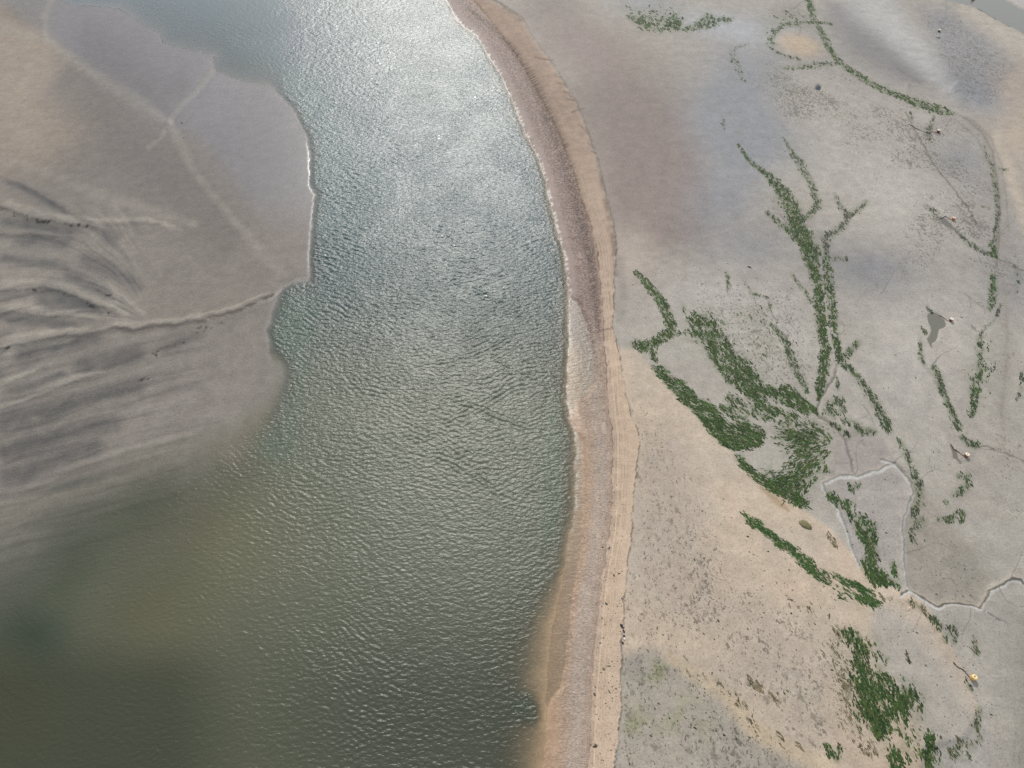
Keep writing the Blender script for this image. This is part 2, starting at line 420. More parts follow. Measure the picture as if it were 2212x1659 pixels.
    mix(R_ * .6 * np.clip(spot(px, py, 1880, 110, 260, 110, 10) + spot(px, py, 2150, 480, 110, 200, 0), 0, 1), (150, 144, 137))  # more cloud-like shading, painted grey
    mix(R_ * .8 * spot(px, py, 1560, 60, 120, 30, 10), (178, 178, 176))
    mix(R_ * .7 * np.clip(spot(px, py, 1900, 400, 170, 90, 30) + spot(px, py, 1640, 700, 120, 110, 0) + .8 * spot(px, py, 1960, 800, 140, 160, 0) + .8 * spot(px, py, 1500, 650, 90, 60, 0), 0, 1), (184, 176, 164))  # bright gaps of the painted cloud shading
    mix(R_ * .6 * spot(px, py, 1200, 10, 60, 40, 0), (130, 116, 108))
    mix(R_ * spot(px, py, 1360, 560, 60, 60, 0) * .8, (184, 168, 152))
    mix(R_ * 0.85 * poly(px, py, TONGUE, 26), (126, 120, 115), 0.42)
    mix(R_ * 0.8 * line(px, py, [(1880, 5, 90), (1930, 70, 60), (2000, 140, 50), (2060, 200, 30)], .9), (182, 178, 170))
    mix(R_ * 0.8 * poly(px, py, [(1990, 20), (2060, 40), (2130, 90), (2190, 150), (2150, 230), (2080, 230), (2030, 130)], 25), (150, 147, 144))
    mix(R_ * 0.8 * line(px, py, [(2090, 25, 40), (2170, 80, 40), (2240, 120, 50)], .9), (184, 174, 158))
    mix(R_ * 0.9 * spot(px, py, 2200, 290, 60, 90, 0), (182, 166, 145))
    mix(R_ * 0.8 * spot(px, py, 2195, 200, 50, 60, 0), (174, 158, 142))
    mix(R_ * 0.9 * spot(px, py, 2100, 205, 70, 30, 30), (138, 137, 136), 0.45)
    mix(R_ * poly(px, py, [(2170, 0), (2230, -20), (2400, 100), (2212, 24)], 8), (184, 177, 168))
    mix(R_ * creek, (136, 131, 120), 0.45)
    mix(R_ * spot(px, py, 1725, 104, 50, 24, 15, 2), (186, 167, 142))
    mix(R_ * .8 * line(px, py, [(2100, 270, 20), (2130, 310, 26), (2150, 400, 30), (2160, 520, 34), (2165, 620, 34), (2170, 760, 40), (2160, 900, 30)], .9) * (.6 + .6 * n2), (150, 142, 130))
    mix(R_ * .8 * line(px, py, [(2150, 300, 20), (2180, 380, 26), (2212, 480, 30), (2260, 600, 40)], .9), (186, 172, 152))
    # sandy tract
    tri = poly(px, py, TRIANGLE, 7)
    tri2 = tri * (0.75 + 0.5 * n1)
    mix(R_ * tri2, (197, 176, 151), 0.75)
    mix(R_ * tri * np.clip(0.95 * spot(px, py, 1440, 1150, 90, 200, 0, 1.5) + .8 * spot(px, py, 1420, 980, 40, 60, 30) + .7 * spot(px, py, 1490, 1290, 110, 70, 30) + .6 * spot(px, py, 1640, 1420, 80, 50, 0), 0, 1)
        * (0.7 + 0.4 * n2), (174, 161, 144))
    mix(R_ * tri * .7 * line(px, py, [(1900, 1290, 60), (1990, 1400, 60), (2060, 1500, 60), (2080, 1580, 60)], .9), (192, 176, 154))
    mix(R_ * 0.85 * line(px, py, [(1850, 1300, 60), (1930, 1400, 120), (2010, 1520, 130), (2080, 1640, 120)], .7) * ss(1860, 1900, px) * ss(0, 40, np.hypot(px - 1900, py - 1290)), (170, 163, 151))
    low = poly(px, py, LOWGREY, 20)
    mix(R_ * low * (0.9 + .4 * n1), (162, 153, 138))
    mix(R_ * low * np.clip(spot(px, py, 1420, 1460, 40, 25, 0) + .8 * spot(px, py, 1370, 1580, 40, 50, 0) + .7 * spot(px, py, 1480, 1570, 50, 60, 0), 0, 1) * ss(-.25, .4, n2), (140, 138, 106))
    mix(R_ * .6 * line(px, py, [(1440, 1425, 20), (1510, 1470, 34), (1570, 1510, 30), (1620, 1580, 34), (1690, 1620, 34), (1780, 1659, 40)], .9), (198, 177, 145))
    mix(R_ * .9 * line(px, py, [(1640, 1060, 6), (1680, 1095, 14), (1700, 1110, 6)], .8), (170, 146, 116), .5)
    mix(R_ * 0.75 * poly(px, py, BAY, 10), (155, 145, 130), 0.6)
    mix(R_ * 0.85 * poly(px, py, DELTA, 10), (158, 148, 138), 0.55)
    mix(R_ * 0.7 * poly(px, py, RING_L[2:] + [(1930, 1220), (1945, 1130), (1955, 1070), (1935, 1020)], 8), (164, 155, 146))
    mix(R_ * ss(2120, 2230, px) * ss(1280, 1400, py) * .9, (148, 141, 128))
    mix(R_ * spot(px, py, 2090, 1230, 60, 50, 0) * .3, (142, 140, 128))
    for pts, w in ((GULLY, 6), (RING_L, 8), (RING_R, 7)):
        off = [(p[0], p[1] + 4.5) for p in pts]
        mix(R_ * .8 * onr(line(qrw[0], qrw[1], off, .8, w)), (202, 197, 187))  # sunlit cliff face painted as a pale rim
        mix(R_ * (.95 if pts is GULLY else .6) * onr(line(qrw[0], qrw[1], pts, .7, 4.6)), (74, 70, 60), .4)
    mix(R_ * .6 * onr(line(qrw[0], qrw[1], RUNNEL, .8, 4)), (140, 132, 122), .4)
    mix(pool * R_, (128, 120, 106), 0.4)
    # beach
    BE = (beach).astype(float); bf = BE * before
    lowr = ss(650, 1000, py)
    mix(bf * (1 - lowr), (146, 126, 115), 0.5)
    mix(bf * lowr, (174, 150, 128), 0.5)
    mix(bf * ss(0.42, 0.6, t) * lowr, (176, 158, 140), 0.55)
    mix(bf * ss(0.85, 1.0, t), (172, 148, 128), 0.6)
    mix(bf * ss(.55, .1, t) * ss(720, 780, py), (170, 140, 112), 0.33)
    dry = (~before) * (1 - .85 * ss(14, 0, dE) * ss(620, 400, py))
    mix(BE * dry, (190, 168, 146), 0.75)
    mix(BE * dry * ss(650, 200, py) * .9, (160, 140, 123))
    mix(BE * (~before) * ss(600, 800, py) * .6 * ss(6, 14, dC), (204, 180, 152))
    mix(BE * ss(-.1, .35, n2) * (~before) * .3, (180, 156, 134))
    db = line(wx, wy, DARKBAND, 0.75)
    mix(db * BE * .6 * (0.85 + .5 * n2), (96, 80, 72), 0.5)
    comb = np.maximum(bf * ss(0.12, 0.4, t) * (1 - 0.7 * ss(0.9, 1.0, t)), 1.3 * db * BE) * (1 - .45 * lowr)
    mix(bf * ss(.9, .2, dSm) * ss(-.1, .25, fbm(X / 1.5, Y / 1.5, 2)) * ss(1300, 1000, py) * .7, (222, 216, 208), .4)
    # wrack and drain lines
    brk = ss(-0.35, 0.1, fbm(X / 2.2, Y / 2.2, 3))
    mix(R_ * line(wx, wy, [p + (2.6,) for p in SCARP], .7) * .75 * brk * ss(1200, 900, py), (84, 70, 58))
    mix(R_ * line(wx, wy, [p + (2.2,) for p in SCARP], .7) * .5 * brk, (120, 102, 84))
    for off, s in ((-14, .3), (-10, .35), (-5, .45), (5, .4), (9, .5), (15, .55), (19, .4), (26, .4), (31, .35)):
        mix(R_ * line(px, py, [(p[0] + off + 1.2 * math.sin(p[1] / 37 + off), p[1], 2.2) for p in SCARP], .7) * s * brk, (150, 126, 104))
    mix(R_ * line(px, py, [(p[0] + 12, p[1], 4) for p in SCARP], .7) * .4 * lowr, (218, 192, 160))
    ew = 0.7 * brk * (0.45 + .55 * ss(420, 560, py) + .5 * ss(80, 20, py))
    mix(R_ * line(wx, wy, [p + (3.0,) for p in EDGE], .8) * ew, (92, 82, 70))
    mix(R_ * line(px, py, [(1290, 350, 6), (1305, 430, 12), (1318, 490, 14), (1326, 540, 12), (1330, 600, 10)], .9) * .6 * ss(-.4, .4, n2), (104, 92, 78))
    mix(R_ * line(px, py, [(1060, 0, 8), (1100, 30, 12), (1125, 50, 10)], .9) * .6 * ss(-.4, .4, n2), (104, 92, 82))
    mix(R_ * line(px, py, [(1338, 570, 16), (1344, 640, 22), (1340, 700, 18)], .9) * .55, (146, 136, 126))
    for pts in (A2([(1240, 395), (1300, 400), (1350, 412), (1385, 400)]), A2([(1370, 505), (1410, 515), (1440, 545)]), A2([(1395, 555), (1440, 565), (1470, 590)]),
                A2([(1480, 750), (1530, 735), (1585, 718)]), A2([(1430, 610), (1470, 625), (1500, 660)]), A2([(1600, 1000), (1660, 1015)]), A2([(1455, 660), (1520, 675)]),
                A2([(1520, 820), (1560, 840), (1600, 890), (1625, 960)]), A2([(1590, 940), (1650, 985)]),
                A5([(1490, 545), (1560, 520), (1640, 510), (1750, 490)]), A2([(1215, 915), (1270, 890)]), A2([(1430, 1555), (1530, 1540)])):
        mix(R_ * .6 * line(wx, wy, pts, .7, 2.6, 6), (104, 86, 72))
    for pts in (A6([(1880, 1240), (1960, 1250), (2060, 1290), (2140, 1320), (2212, 1350)]), A6([(1860, 470), (1920, 520)]), A3([(1760, 1260), (1830, 1350), (1900, 1470)]),
                A3([(1440, 740), (1520, 900), (1600, 1040)]), A6([(1970, 10), (2100, 60), (2212, 120)]), A3([(1560, 1000), (1700, 1180), (1760, 1260)])):
        mix(R_ * .8 * line(wx, wy, pts, .7, 3), (112, 106, 92))
    for pts, w, k, col_ in (([(2060, 250), (2085, 262), (2118, 290), (2140, 330), (2152, 400), (2157, 470), (2153, 540), (2146, 600)], 4, .55, (116, 108, 94)), ([(2075, 252), (2105, 270), (2138, 305), (2160, 360), (2170, 430), (2176, 520)], 3, .4, (132, 122, 106)),
                      ([(2048, 255), (2076, 275), (2108, 306), (2128, 345)], 3, .45, (120, 113, 98)), ([(2165, 600), (2172, 760), (2160, 900), (2166, 1000)], 8, .3, (140, 130, 114)), (RUNNEL, 5, .6, (112, 104, 90)),
                      ([(1980, 720), (1992, 790), (2020, 830), (2040, 880)], 9, .5, (142, 134, 120))):
        mix(R_ * k * line(wx, wy, pts, .8, w, 20), col_)
    for pts in VEINS: mix(R_ * .55 * line(px, py, pts, .8), (112, 108, 94))
    # fine weed film speckles, as a density
    speck += R_ * 0.26 * (~beach)
    F1 = poly(px, py, [(1640, 130), (1760, 150), (1900, 180), (2000, 230), (2100, 290), (2140, 400), (2150, 560), (2080, 560), (1980, 480), (1880, 380), (1800, 290), (1680, 240), (1620, 180)], 50)
    speck += R_ * F1 * 0.75 * ss(-0.45, 0.45, n1 + .5 * n2)
    speck += R_ * 0.5 * poly(px, py, [(1880, 420), (2000, 480), (2060, 600), (1960, 600), (1880, 520)], 40) * ss(-.3, .4, n1)
    speck += R_ * 0.55 * poly(px, py, [(1500, 1200), (1700, 1330), (1830, 1380), (1880, 1600), (1760, 1640), (1560, 1480), (1480, 1330)], 40) * (0.6 + n2)
    speck += R_ * low * 0.5 * (0.8 + n1) + R_ * .35 * poly(px, py, [(1360, 830), (1460, 980), (1560, 1200), (1500, 1400), (1345, 1400), (1375, 1000)], 30)
    speck += R_ * 0.5 * poly(px, py, [(2110, 560), (2212, 560), (2212, 1180), (2150, 1150), (2140, 900)], 40) * ss(-.2, .5, n1 + .4 * n2)
    speck += R_ * 0.45 * poly(px, py, [(1480, 620), (1740, 640), (1760, 850), (1640, 830), (1520, 700)], 40)
    speck += R_ * 0.55 * poly(px, py, [(1980, 20), (2060, 40), (2130, 90), (2190, 150), (2150, 230), (2080, 230), (2030, 130)], 25) + R_ * .4 * poly(px, py, [(1620, 190), (1780, 200), (1830, 250), (1700, 270)], 20)
    speck *= 1 - 0.85 * np.clip(spot(px, py, 1400, 350, 130, 260, 10), 0, 1)
    # bed under the water
    mix(W_, (128, 116, 96), 0.6)
    mix(W_ * ss(6, 0, dSm) * (0.3 + .7 * ss(1100, 1300, py)), (178, 148, 116), 0.5)
    mix(W_ * ss(5, 0, dBm) * (1 - gentle), (140, 133, 127))
    mix(W_ * topflat, (96, 96, 92), .6)
    mix(W_ * bar * .4, (146, 130, 102))
    # sand bank tones
    L_ = L_ + W_ * gentle
    LB = left.astype(float)
    mix(L_, (139, 130, 119), 0.5)
    mix(L_ * np.clip(spot(px, py, 20, 190, 110, 170, 0) + .8 * spot(px, py, 40, 60, 110, 70, 20) + .5 * spot(px, py, 120, 300, 120, 60, -30), 0, 1) * .9, (172, 156, 137), 0.6)
    ne = ss(-20, 30, (px - 98) * 0.62 - (py - 85) * 0.78) * ss(330, 250, py - (px - 365) * .0) + ss(0, 60, (px - 380) * .75 - (py - 270) * .5) * ss(560, 380, py)
    mix(L_ * np.clip(ne, 0, 1) * .8, (122, 118, 120), 0.42)
    mix(L_ * spot(px, py, 60, 20, 70, 50, 0) * .6, (132, 124, 112))
    mix(L_ * spot(px, py, 550, 560, 130, 60, -20) * .6, (142, 128, 118))
    sw = ss(400, 520, py) * L_
    mix(sw * .9 * ss(600, 500, px), (150, 141, 129), 0.62)
    mix(sw * poly(px, py, [(300, 830), (420, 740), (560, 690), (575, 760), (540, 860), (420, 900), (300, 900)], 40) * .8, (151, 141, 131), 0.6)
    mix(L_ * .6 * onl(softline(qw[0], qw[1], [(120, 150, 70), (230, 240, 90), (330, 325, 100), (420, 440, 90), (520, 545, 60)], 1.6)), (118, 110, 102), .5)
    mix(L_ * .5 * onl(softline(qw[0], qw[1], [(160, 60, 40), (260, 150, 60), (350, 220, 50), (420, 170, 40)], 1.5)), (118, 112, 108), .5)
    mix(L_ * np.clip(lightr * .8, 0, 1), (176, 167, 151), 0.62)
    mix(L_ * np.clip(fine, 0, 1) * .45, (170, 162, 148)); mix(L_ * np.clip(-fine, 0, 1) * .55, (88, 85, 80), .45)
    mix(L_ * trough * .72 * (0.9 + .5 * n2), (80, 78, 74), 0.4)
    mix(L_ * .7 * onl(line(qw[0], qw[1], [(p[0], p[1] + 5) for p in RILL[6:]], .8, 9)), (126, 113, 100), 0.3)
    dk = ss(0.1, 0.35, fbm(X / 1.6, Y / 2.4, 3))
    for pts in (A4([(1380, 480, 30), (1440, 450, 30)]), A4([(1270, 500, 40), (1330, 470, 30)]), A4([(960, 660, 40), (1060, 620, 40), (1200, 560, 30)]), A4([(920, 820, 40), (980, 800, 30)]),
                A4([(1540, 430, 16), (1610, 375, 16)]), A4([(0, 870, 20), (60, 860, 20)]), A4([(640, 240, 30), (760, 290, 20)]), A4([(560, 320, 20), (720, 390, 16)]),
                A1([(0, 1368, 26), (100, 1400, 30), (250, 1450, 24), (500, 1475, 20), (620, 1485, 20)]), A4([(230, 232, 14), (430, 262, 14)]), A4([(0, 620, 10), (80, 605, 12)])):
        mix(L_ * dk * .9 * onl(line(qw[0], qw[1], pts, .9)), (58, 56, 50), .5)
    rip = np.where(left, 0.16 + 0.5 * sw, rip)
    c *= (1 - 0.17 * L_)[..., None]
    # damp skirt just above the water, then the wet-edge glint painted white
    mix(LB * ss(1.2, 0, dBm) * .3 * (1 - gentle) * ss(280, 330, py), (150, 142, 134), .4)
    mix(LB * ss(.55, .15, dBm) * ss(300, 330, py) * ss(615, 560, py) * (.25 + .6 * ss(430, 400, py)), (225, 222, 218), .3)
    g = 1 + 0.12 * n2 + 0.13 * n3  # broad noise also paints cloud-like shading into the ground colour
    c *= g[..., None]
    return h, c, np.clip(rough, .2, .9), np.clip(speck, 0, 1), comb, rip, aS / 8.0, t, bed * wet, px, py, pm, dSm, dBm, gentle, topflat


def fan(us, vs):
    U, V = np.meshgrid(us, vs)
    t = H / (SP + V * CP)
    return U * t, (CP - V * SP) * t


def grid_mesh(name, X, Y, Z, keep=None):
    ny, nx = X.shape
    idx = np.arange(nx * ny).reshape(ny, nx)
    q = np.stack([idx[:-1, :-1], idx[:-1, 1:], idx[1:, 1:], idx[1:, :-1]], -1).reshape(-1, 4)
    co = np.stack([X, Y, Z], -1).reshape(-1, 3)
    remap = None
    if keep is not None:
        kf = keep.reshape(-1)[q].any(1)
        q = q[kf]
        used = np.zeros(nx * ny, bool); used[q.ravel()] = True
        remap = np.where(used)[0]
        new = np.full(nx * ny, -1); new[remap] = np.arange(len(remap))
        q = new[q]; co = co[remap]
    me = bpy.data.meshes.new(name)
    me.vertices.add(len(co)); me.vertices.foreach_set('co', co.astype(np.float32).ravel())
    me.loops.add(q.size); me.loops.foreach_set('vertex_index', q.astype(np.int32).ravel())
    me.polygons.add(len(q)); me.polygons.foreach_set('loop_start', np.arange(0, q.size, 4, dtype=np.int32))
    me.update(calc_edges=True)
    me.polygons.foreach_set('use_smooth', np.ones(len(q), bool))
    o = bpy.data.objects.new(name, me); COL.objects.link(o)
    return o, remap


def attr(o, name, vals, kind='FLOAT'):
    a = o.data.attributes.new(name, kind, 'POINT')
    if kind == 'FLOAT':
        a.data.foreach_set('value', np.ascontiguousarray(vals, np.float32).ravel())
    else:
        v = np.ones((vals.reshape(-1, 3).shape[0], 4), np.float32); v[:, :3] = vals.reshape(-1, 3)
        a.data.foreach_set('color', v.ravel())


def axis(lo, hi, n, far, nf):
    core = np.linspace(lo, hi, n)
    k = (far[1] - hi) * (np.linspace(0, 1, nf + 1)[1:]) ** 1.6 + hi
    j = lo - (lo - far[0]) * (np.linspace(0, 1, nf + 1)[1:]) ** 1.6
    return np.concatenate([j[::-1], core, k])


us = axis(-0.86, 0.86, 1240, (-4.0, 4.0), 22)
vs = axis(-0.66, 0.66, 960, (-1.085, 1.9), 26)[::-1]
GX, GY = fan(us, vs)
T = terrain(GX, GY)
GH, GC, GR, GS, GCOMB, GRIP, GARC, GT, GBED, gpx, gpy, gpm, gdS, gdB, ggent, gtop = T


def NT(m):
    m.use_nodes = True
    nt = m.node_tree; nt.nodes.clear()
    return nt


class G:
    """small node helper"""
    def __init__(s, nt): s.nt = nt

    def n(s, kind, **kw):
        nd = s.nt.nodes.new(kind)
        for k, v in kw.items():
            if k in ('ins',):
                for kk, vv in v.items():
                    if isinstance(vv, bpy.types.NodeSocket): s.nt.links.new(vv, nd.inputs[kk])
                    else: nd.inputs[kk].default_value = vv
            else: setattr(nd, k, v)
        return nd

    def math(s, op, a, b=0.0, c=None, clamp=False):
        nd = s.nt.nodes.new('ShaderNodeMath'); nd.operation = op; nd.use_clamp = clamp
        for i, v in enumerate((a, b, c)):
            if v is None: continue
            if isinstance(v, bpy.types.NodeSocket): s.nt.links.new(v, nd.inputs[i])
            else: nd.inputs[i].default_value = v
        return nd.outputs[0]

    def mixc(s, f, a, b, bt='MIX'):
        nd = s.nt.nodes.new('ShaderNodeMix'); nd.data_type = 'RGBA'; nd.blend_type = bt
        for i, v in ((0, f), (6, a), (7, b)):
            if isinstance(v, bpy.types.NodeSocket): s.nt.links.new(v, nd.inputs[i])
            elif i == 0: nd.inputs[0].default_value = v
            else: nd.inputs[i].default_value = tuple(v) + (1,)
        return nd.outputs[2]

    def noise(s, vec, scale, detail=4, rough=0.6, dist=0.0):
        nd = s.n('ShaderNodeTexNoise', ins={'Scale': scale, 'Detail': detail, 'Roughness': rough, 'Distortion': dist})
        if vec is not None: s.nt.links.new(vec, nd.inputs['Vector'])
        return nd.outputs[0]

    def ramp(s, v, a, b, lo=0.0, hi=1.0):
        nd = s.n('ShaderNodeMapRange', ins={'Value': v, 'From Min': a, 'From Max': b, 'To Min': lo, 'To Max': hi})
        nd.interpolation_type = 'SMOOTHSTEP'
        return nd.outputs[0]

    def at(s, name):
        return s.n('ShaderNodeAttribute', attribute_name=name)

    def mapping(s, vec, scale=(1, 1, 1), rot=0.0):
        nd = s.n('ShaderNodeMapping', ins={'Scale': scale, 'Rotation': (0, 0, rot)})
        s.nt.links.new(vec, nd.inputs['Vector'])
        return nd.outputs[0]


def ground_material():
    m = bpy.data.materials.new('tidal_sand_and_mud'); nt = NT(m); g = G(nt)
    pos = g.n('ShaderNodeNewGeometry').outputs['Position']
    col = g.at('tone').outputs['Color']
    grain = g.noise(pos, 2.6, 6, 0.75)
    mott = g.noise(pos, 0.55, 5, 0.6)
    k = g.math('ADD', g.ramp(grain, 0.3, 0.7, 0.84, 1.14), g.ramp(mott, 0.3, 0.7, -0.07, 0.06))
    col = g.mixc(1.0, col, g.n('ShaderNodeCombineColor', ins={0: k, 1: k, 2: k}).outputs[0], 'MULTIPLY')
    # weed specks, drawn out along the ebb
    sv = g.mapping(pos, (1.0, 0.62, 1.0), R(35))
    sp = g.noise(sv, 1.9, 5, 0.72)
    dens = g.at('speck').outputs['Fac']
    thr = g.math('MULTIPLY_ADD', dens, -0.16, 0.69)
    spm = g.math('MULTIPLY', g.math('SUBTRACT', sp, thr), 22.0, clamp=True)
    sp2 = g.noise(g.mapping(pos, (1.0, 0.6, 1.0), R(50)), 0.62, 6, 0.7, 0.3)
    spb = g.math('MULTIPLY', g.math('SUBTRACT', sp2, g.math('MULTIPLY_ADD', dens, -0.17, 0.685)), 14.0, clamp=True)
    spm = g.math('MAXIMUM', spm, g.math('MULTIPLY', spb, 0.75))
    spm = g.math('MULTIPLY', spm, g.math('MULTIPLY', dens, 3.0, clamp=True))
    col = g.mixc(g.math('MULTIPLY', spm, 0.62), col, rgb(82, 80, 66))
    # combed rills across the wet beach
    sc = g.n('ShaderNodeCombineXYZ', ins={0: g.at('alongshore').outputs['Fac'], 1: g.math('MULTIPLY', g.at('upbeach').outputs['Fac'], 4.0)}).outputs[0]
    rill = g.noise(g.mapping(sc, (1.0, 1.0, 1.0)), 3.0, 4, 0.62, 0.35)
    cb = g.at('comb').outputs['Fac']
    rk = g.math('MULTIPLY_ADD', g.math('SUBTRACT', g.ramp(rill, .32, .68), 0.55), g.math('MULTIPLY', cb, 0.75), 1.0)
    col = g.mixc(1.0, col, g.n('ShaderNodeCombineColor', ins={0: rk, 1: rk, 2: rk}).outputs[0], 'MULTIPLY')
    # small sand ripples
    rip = g.noise(g.mapping(pos, (0.8, 1.6, 1), R(-20)), 1.5, 4, 0.65, 0.5)
    hgt = g.math('ADD', g.math('MULTIPLY', g.math('SUBTRACT', rip, .5), g.math('MULTIPLY', g.at('ripple').outputs['Fac'], 0.14)),
                 g.math('MULTIPLY', g.math('SUBTRACT', rill, .5), g.math('MULTIPLY', cb, 0.30)))
    hgt = g.math('ADD', hgt, g.math('MULTIPLY', grain, 0.035))
    hgt = g.math('ADD', hgt, g.math('MULTIPLY', spm, 0.04))
    bump = g.n('ShaderNodeBump', ins={'Height': hgt, 'Strength': 1.0, 'Distance': 1.0})
    pol = g.at('polish').outputs['Fac']
    b = g.n('ShaderNodeBsdfPrincipled', ins={'Base Color': col, 'Roughness': pol, 'Normal': bump.outputs[0], 'IOR': 1.38, 'Specular IOR Level': g.ramp(pol, .3, .62, .45, .10)})
    o = g.n('ShaderNodeOutputMaterial'); nt.links.new(b.outputs[0], o.inputs[0])
    return m


ground, _ = grid_mesh('ground', GX, GY, GH)
attr(ground, 'polish', GR); attr(ground, 'speck', GS); attr(ground, 'comb', GCOMB)
attr(ground, 'ripple', GRIP); attr(ground, 'alongshore', GARC); attr(ground, 'upbeach', GT)
ground.data.materials.append(ground_material())
ground['kind'] = 'structure'
ground['label'] = 'sandbanks, tan beach and grey tidal mud flat left bare at low tide'
ground['category'] = 'tidal flat'


# ------------------------------------------------------------------ the water
WAKES = [A5(p) for p in ([(500, 140), (600, 150), (720, 170), (850, 220), (960, 270), (1060, 340), (1170, 400), (1270, 490)], [(380, 770), (600, 710), (700, 680), (850, 640), (960, 600), (1050, 540), (1200, 480)],
                         [(900, 600), (960, 640), (1080, 720), (1240, 790), (1400, 800)], [(480, 1130), (720, 1060), (850, 1000), (950, 940), (1080, 850), (1280, 800)],
                         [(660, 900), (760, 950), (900, 990), (1050, 1060), (1200, 1110), (1380, 1115)], [(400, 1260), (540, 1290), (640, 1300), (750, 1340), (860, 1430), (960, 1510), (1120, 1620)],
                         [(800, 1220), (1000, 1160), (1160, 1120)], [(0, 830), (120, 850), (260, 880), (420, 890)], [(420, 540), (520, 640), (620, 700)], [(1100, 600), (1240, 580), (1420, 570)])] + [
         A2(p) for p in ([(480, 1170), (700, 1110), (850, 1040), (1020, 950)], [(420, 1400), (600, 1480), (760, 1560), (900, 1640)], [(460, 300), (580, 270), (720, 235)], [(620, 480), (740, 460), (860, 470)])] + [
         A8(p) for p in ([(560, 130), (640, 90), (780, 130), (900, 190)], [(260, 310), (380, 370), (480, 450), (560, 520)], [(1180, 220), (1290, 180), (1400, 150)], [(430, 820), (560, 700), (700, 720)], [(60, 960), (220, 960), (380, 1040), (480, 1120)])]


def sea(X, Y, pm):
    """height of a short wind chop: many crossing wave trains, in metres"""
    h = np.zeros(X.shape)
    r = np.random.default_rng(5)
    mod1 = 0.7 + 1.3 * fbm(X / 26 + 3, Y / 26, 2); mod2 = 0.6 + 1.4 * fbm(X / 21 - 8, Y / 21 + 5, 2); mod3 = 0.6 + 1.4 * fbm(X / 17 + 30, Y / 17, 2)
    jx = 1.3 * fbm(X / 9, Y / 9, 2); jy = 1.3 * fbm(X / 9 + 50, Y / 9, 2)
    upper = ss(1000, 250, image_px(X, Y)[1]); near = .85 * ss(850, 1350, image_px(X, Y)[1])
    for fam, (th0, spread, md, amp, lo, hi, n) in enumerate(((268, 24, mod1, 0.8, 0.65, 1.5, 30), (238, 10, mod2, 0.55, 0.8, 1.6, 14), (298, 10, mod3, 0.55, 0.8, 1.6, 14),
                                                             (266, 20, mod2 * upper, 0.75, 1.5, 2.8, 20))):
        s = np.zeros(X.shape)
        for i in range(n):
            lam = lo * (hi / lo) ** r.random(); th = R(th0 + spread * r.normal()); ph = r.random() * 6.283
            k = 2 * np.pi / lam
            a = lam ** 0.9 * np.clip(lam * pm * 0.30 - 0.6, 0, 1) * (1 - ss(.8, 1.3, np.array(lam)) * near)     # what the mesh can carry at this distance
            s += a * np.sin(k * (np.cos(th) * (X + jx) + np.sin(th) * (Y + jy)) + ph)
        h += amp * md * s / math.sqrt(n)
    h = h * 0.048
    px, py, _ = image_px(X, Y)
    for pts in WAKES:                                        # long crests where the wind sea crosses itself
        x0 = min(p[0] for p in pts) - 60; x1 = max(p[0] for p in pts) + 60; y0 = min(p[1] for p in pts) - 60; y1 = max(p[1] for p in pts) + 60
        m = (px > x0) & (px < x1) & (py > y0) & (py < y1)
        a = np.array([P(*p) for p in pts])
        d, sd, arc, _, tot = seg_dist(X[m], Y[m], [tuple(p) for p in a])
        d = d * sd + 0.5 * fbm(X[m] / 3, Y[m] / 3, 2)
        e = np.exp(-(d / 1.6) ** 2) * ss(0, 9, arc) * ss(0, 9, tot - arc) * (0.7 + 0.8 * fbm(X[m] / 2.2 + 9, Y[m] / 2.2, 2))
        h[m] += 0.11 * e * np.cos(2 * np.pi * d / 1.2)
    return h + 2.2 * np.maximum(h, 0) ** 2


def water_colour(px, py, bed):
    c = np.zeros(px.shape + (3,)); c[:] = rgb(66, 78, 70)

    def mix(m, col):
        nonlocal c
        c += (rgb(*col) - c) * np.clip(m, 0, 1)[..., None]
    mix(ss(900, 300, py), (70, 91, 92))
    mix(ss(600, 900, py), (97, 100, 83))
    mix(ss(1150, 1600, py) * .9, (84, 85, 66))
    mix(.8 * spot(px, py, 900, 1560, 260, 190, 0), (68, 72, 60))
    mix(.7 * softline(px, py, [(600, 60, 120), (640, 200, 60), (690, 330, 60), (700, 520, 60)], 1.5), (82, 104, 100))
    mix(.55 * softline(px, py, [(640, 620, 60), (620, 700, 80), (610, 800, 70), (560, 1000, 100)], 1.4), (88, 108, 92))
    mix(.7 * spot(px, py, 640, 90, 60, 70, 0), (62, 76, 88))
    mix(.85 * softline(px, py, [(-60, 1120, 80), (100, 1060, 80), (250, 1000, 70), (400, 950, 70), (550, 880, 60)], 1.2), (118, 112, 96))
    mix(.7 * softline(px, py, [(580, 800, 40), (540, 900, 70), (470, 1010, 70)], 1.3), (132, 122, 98))
    mix(.8 * spot(px, py, 450, 1140, 210, 150, 20), (108, 104, 78))
    mix(.6 * spot(px, py, 330, 1330, 170, 130, 0), (100, 94, 66))
    mix(.8 * spot(px, py, 40, 1500, 90, 130, 0), (92, 88, 62))
    mix(.7 * ss(560, 350, px) * ss(1350, 1480, py), (60, 62, 46))
    mix(.7 * spot(px, py, 330, 1085, 120, 60, -30), (74, 80, 62))
    mix(.8 * spot(px, py, 70, 1370, 90, 70, 0), (52, 62, 48))
    mix(.6 * spot(px, py, 160, 1210, 60, 120, 30), (72, 80, 60))
    mix(.6 * line(px, py, [(1200, 860, 30), (1195, 1000, 40), (1190, 1150, 40)], .9), (96, 108, 88))
    mix(.4 * spot(px, py, 1130, 1530, 60, 40, 0), (60, 74, 58))
    return c


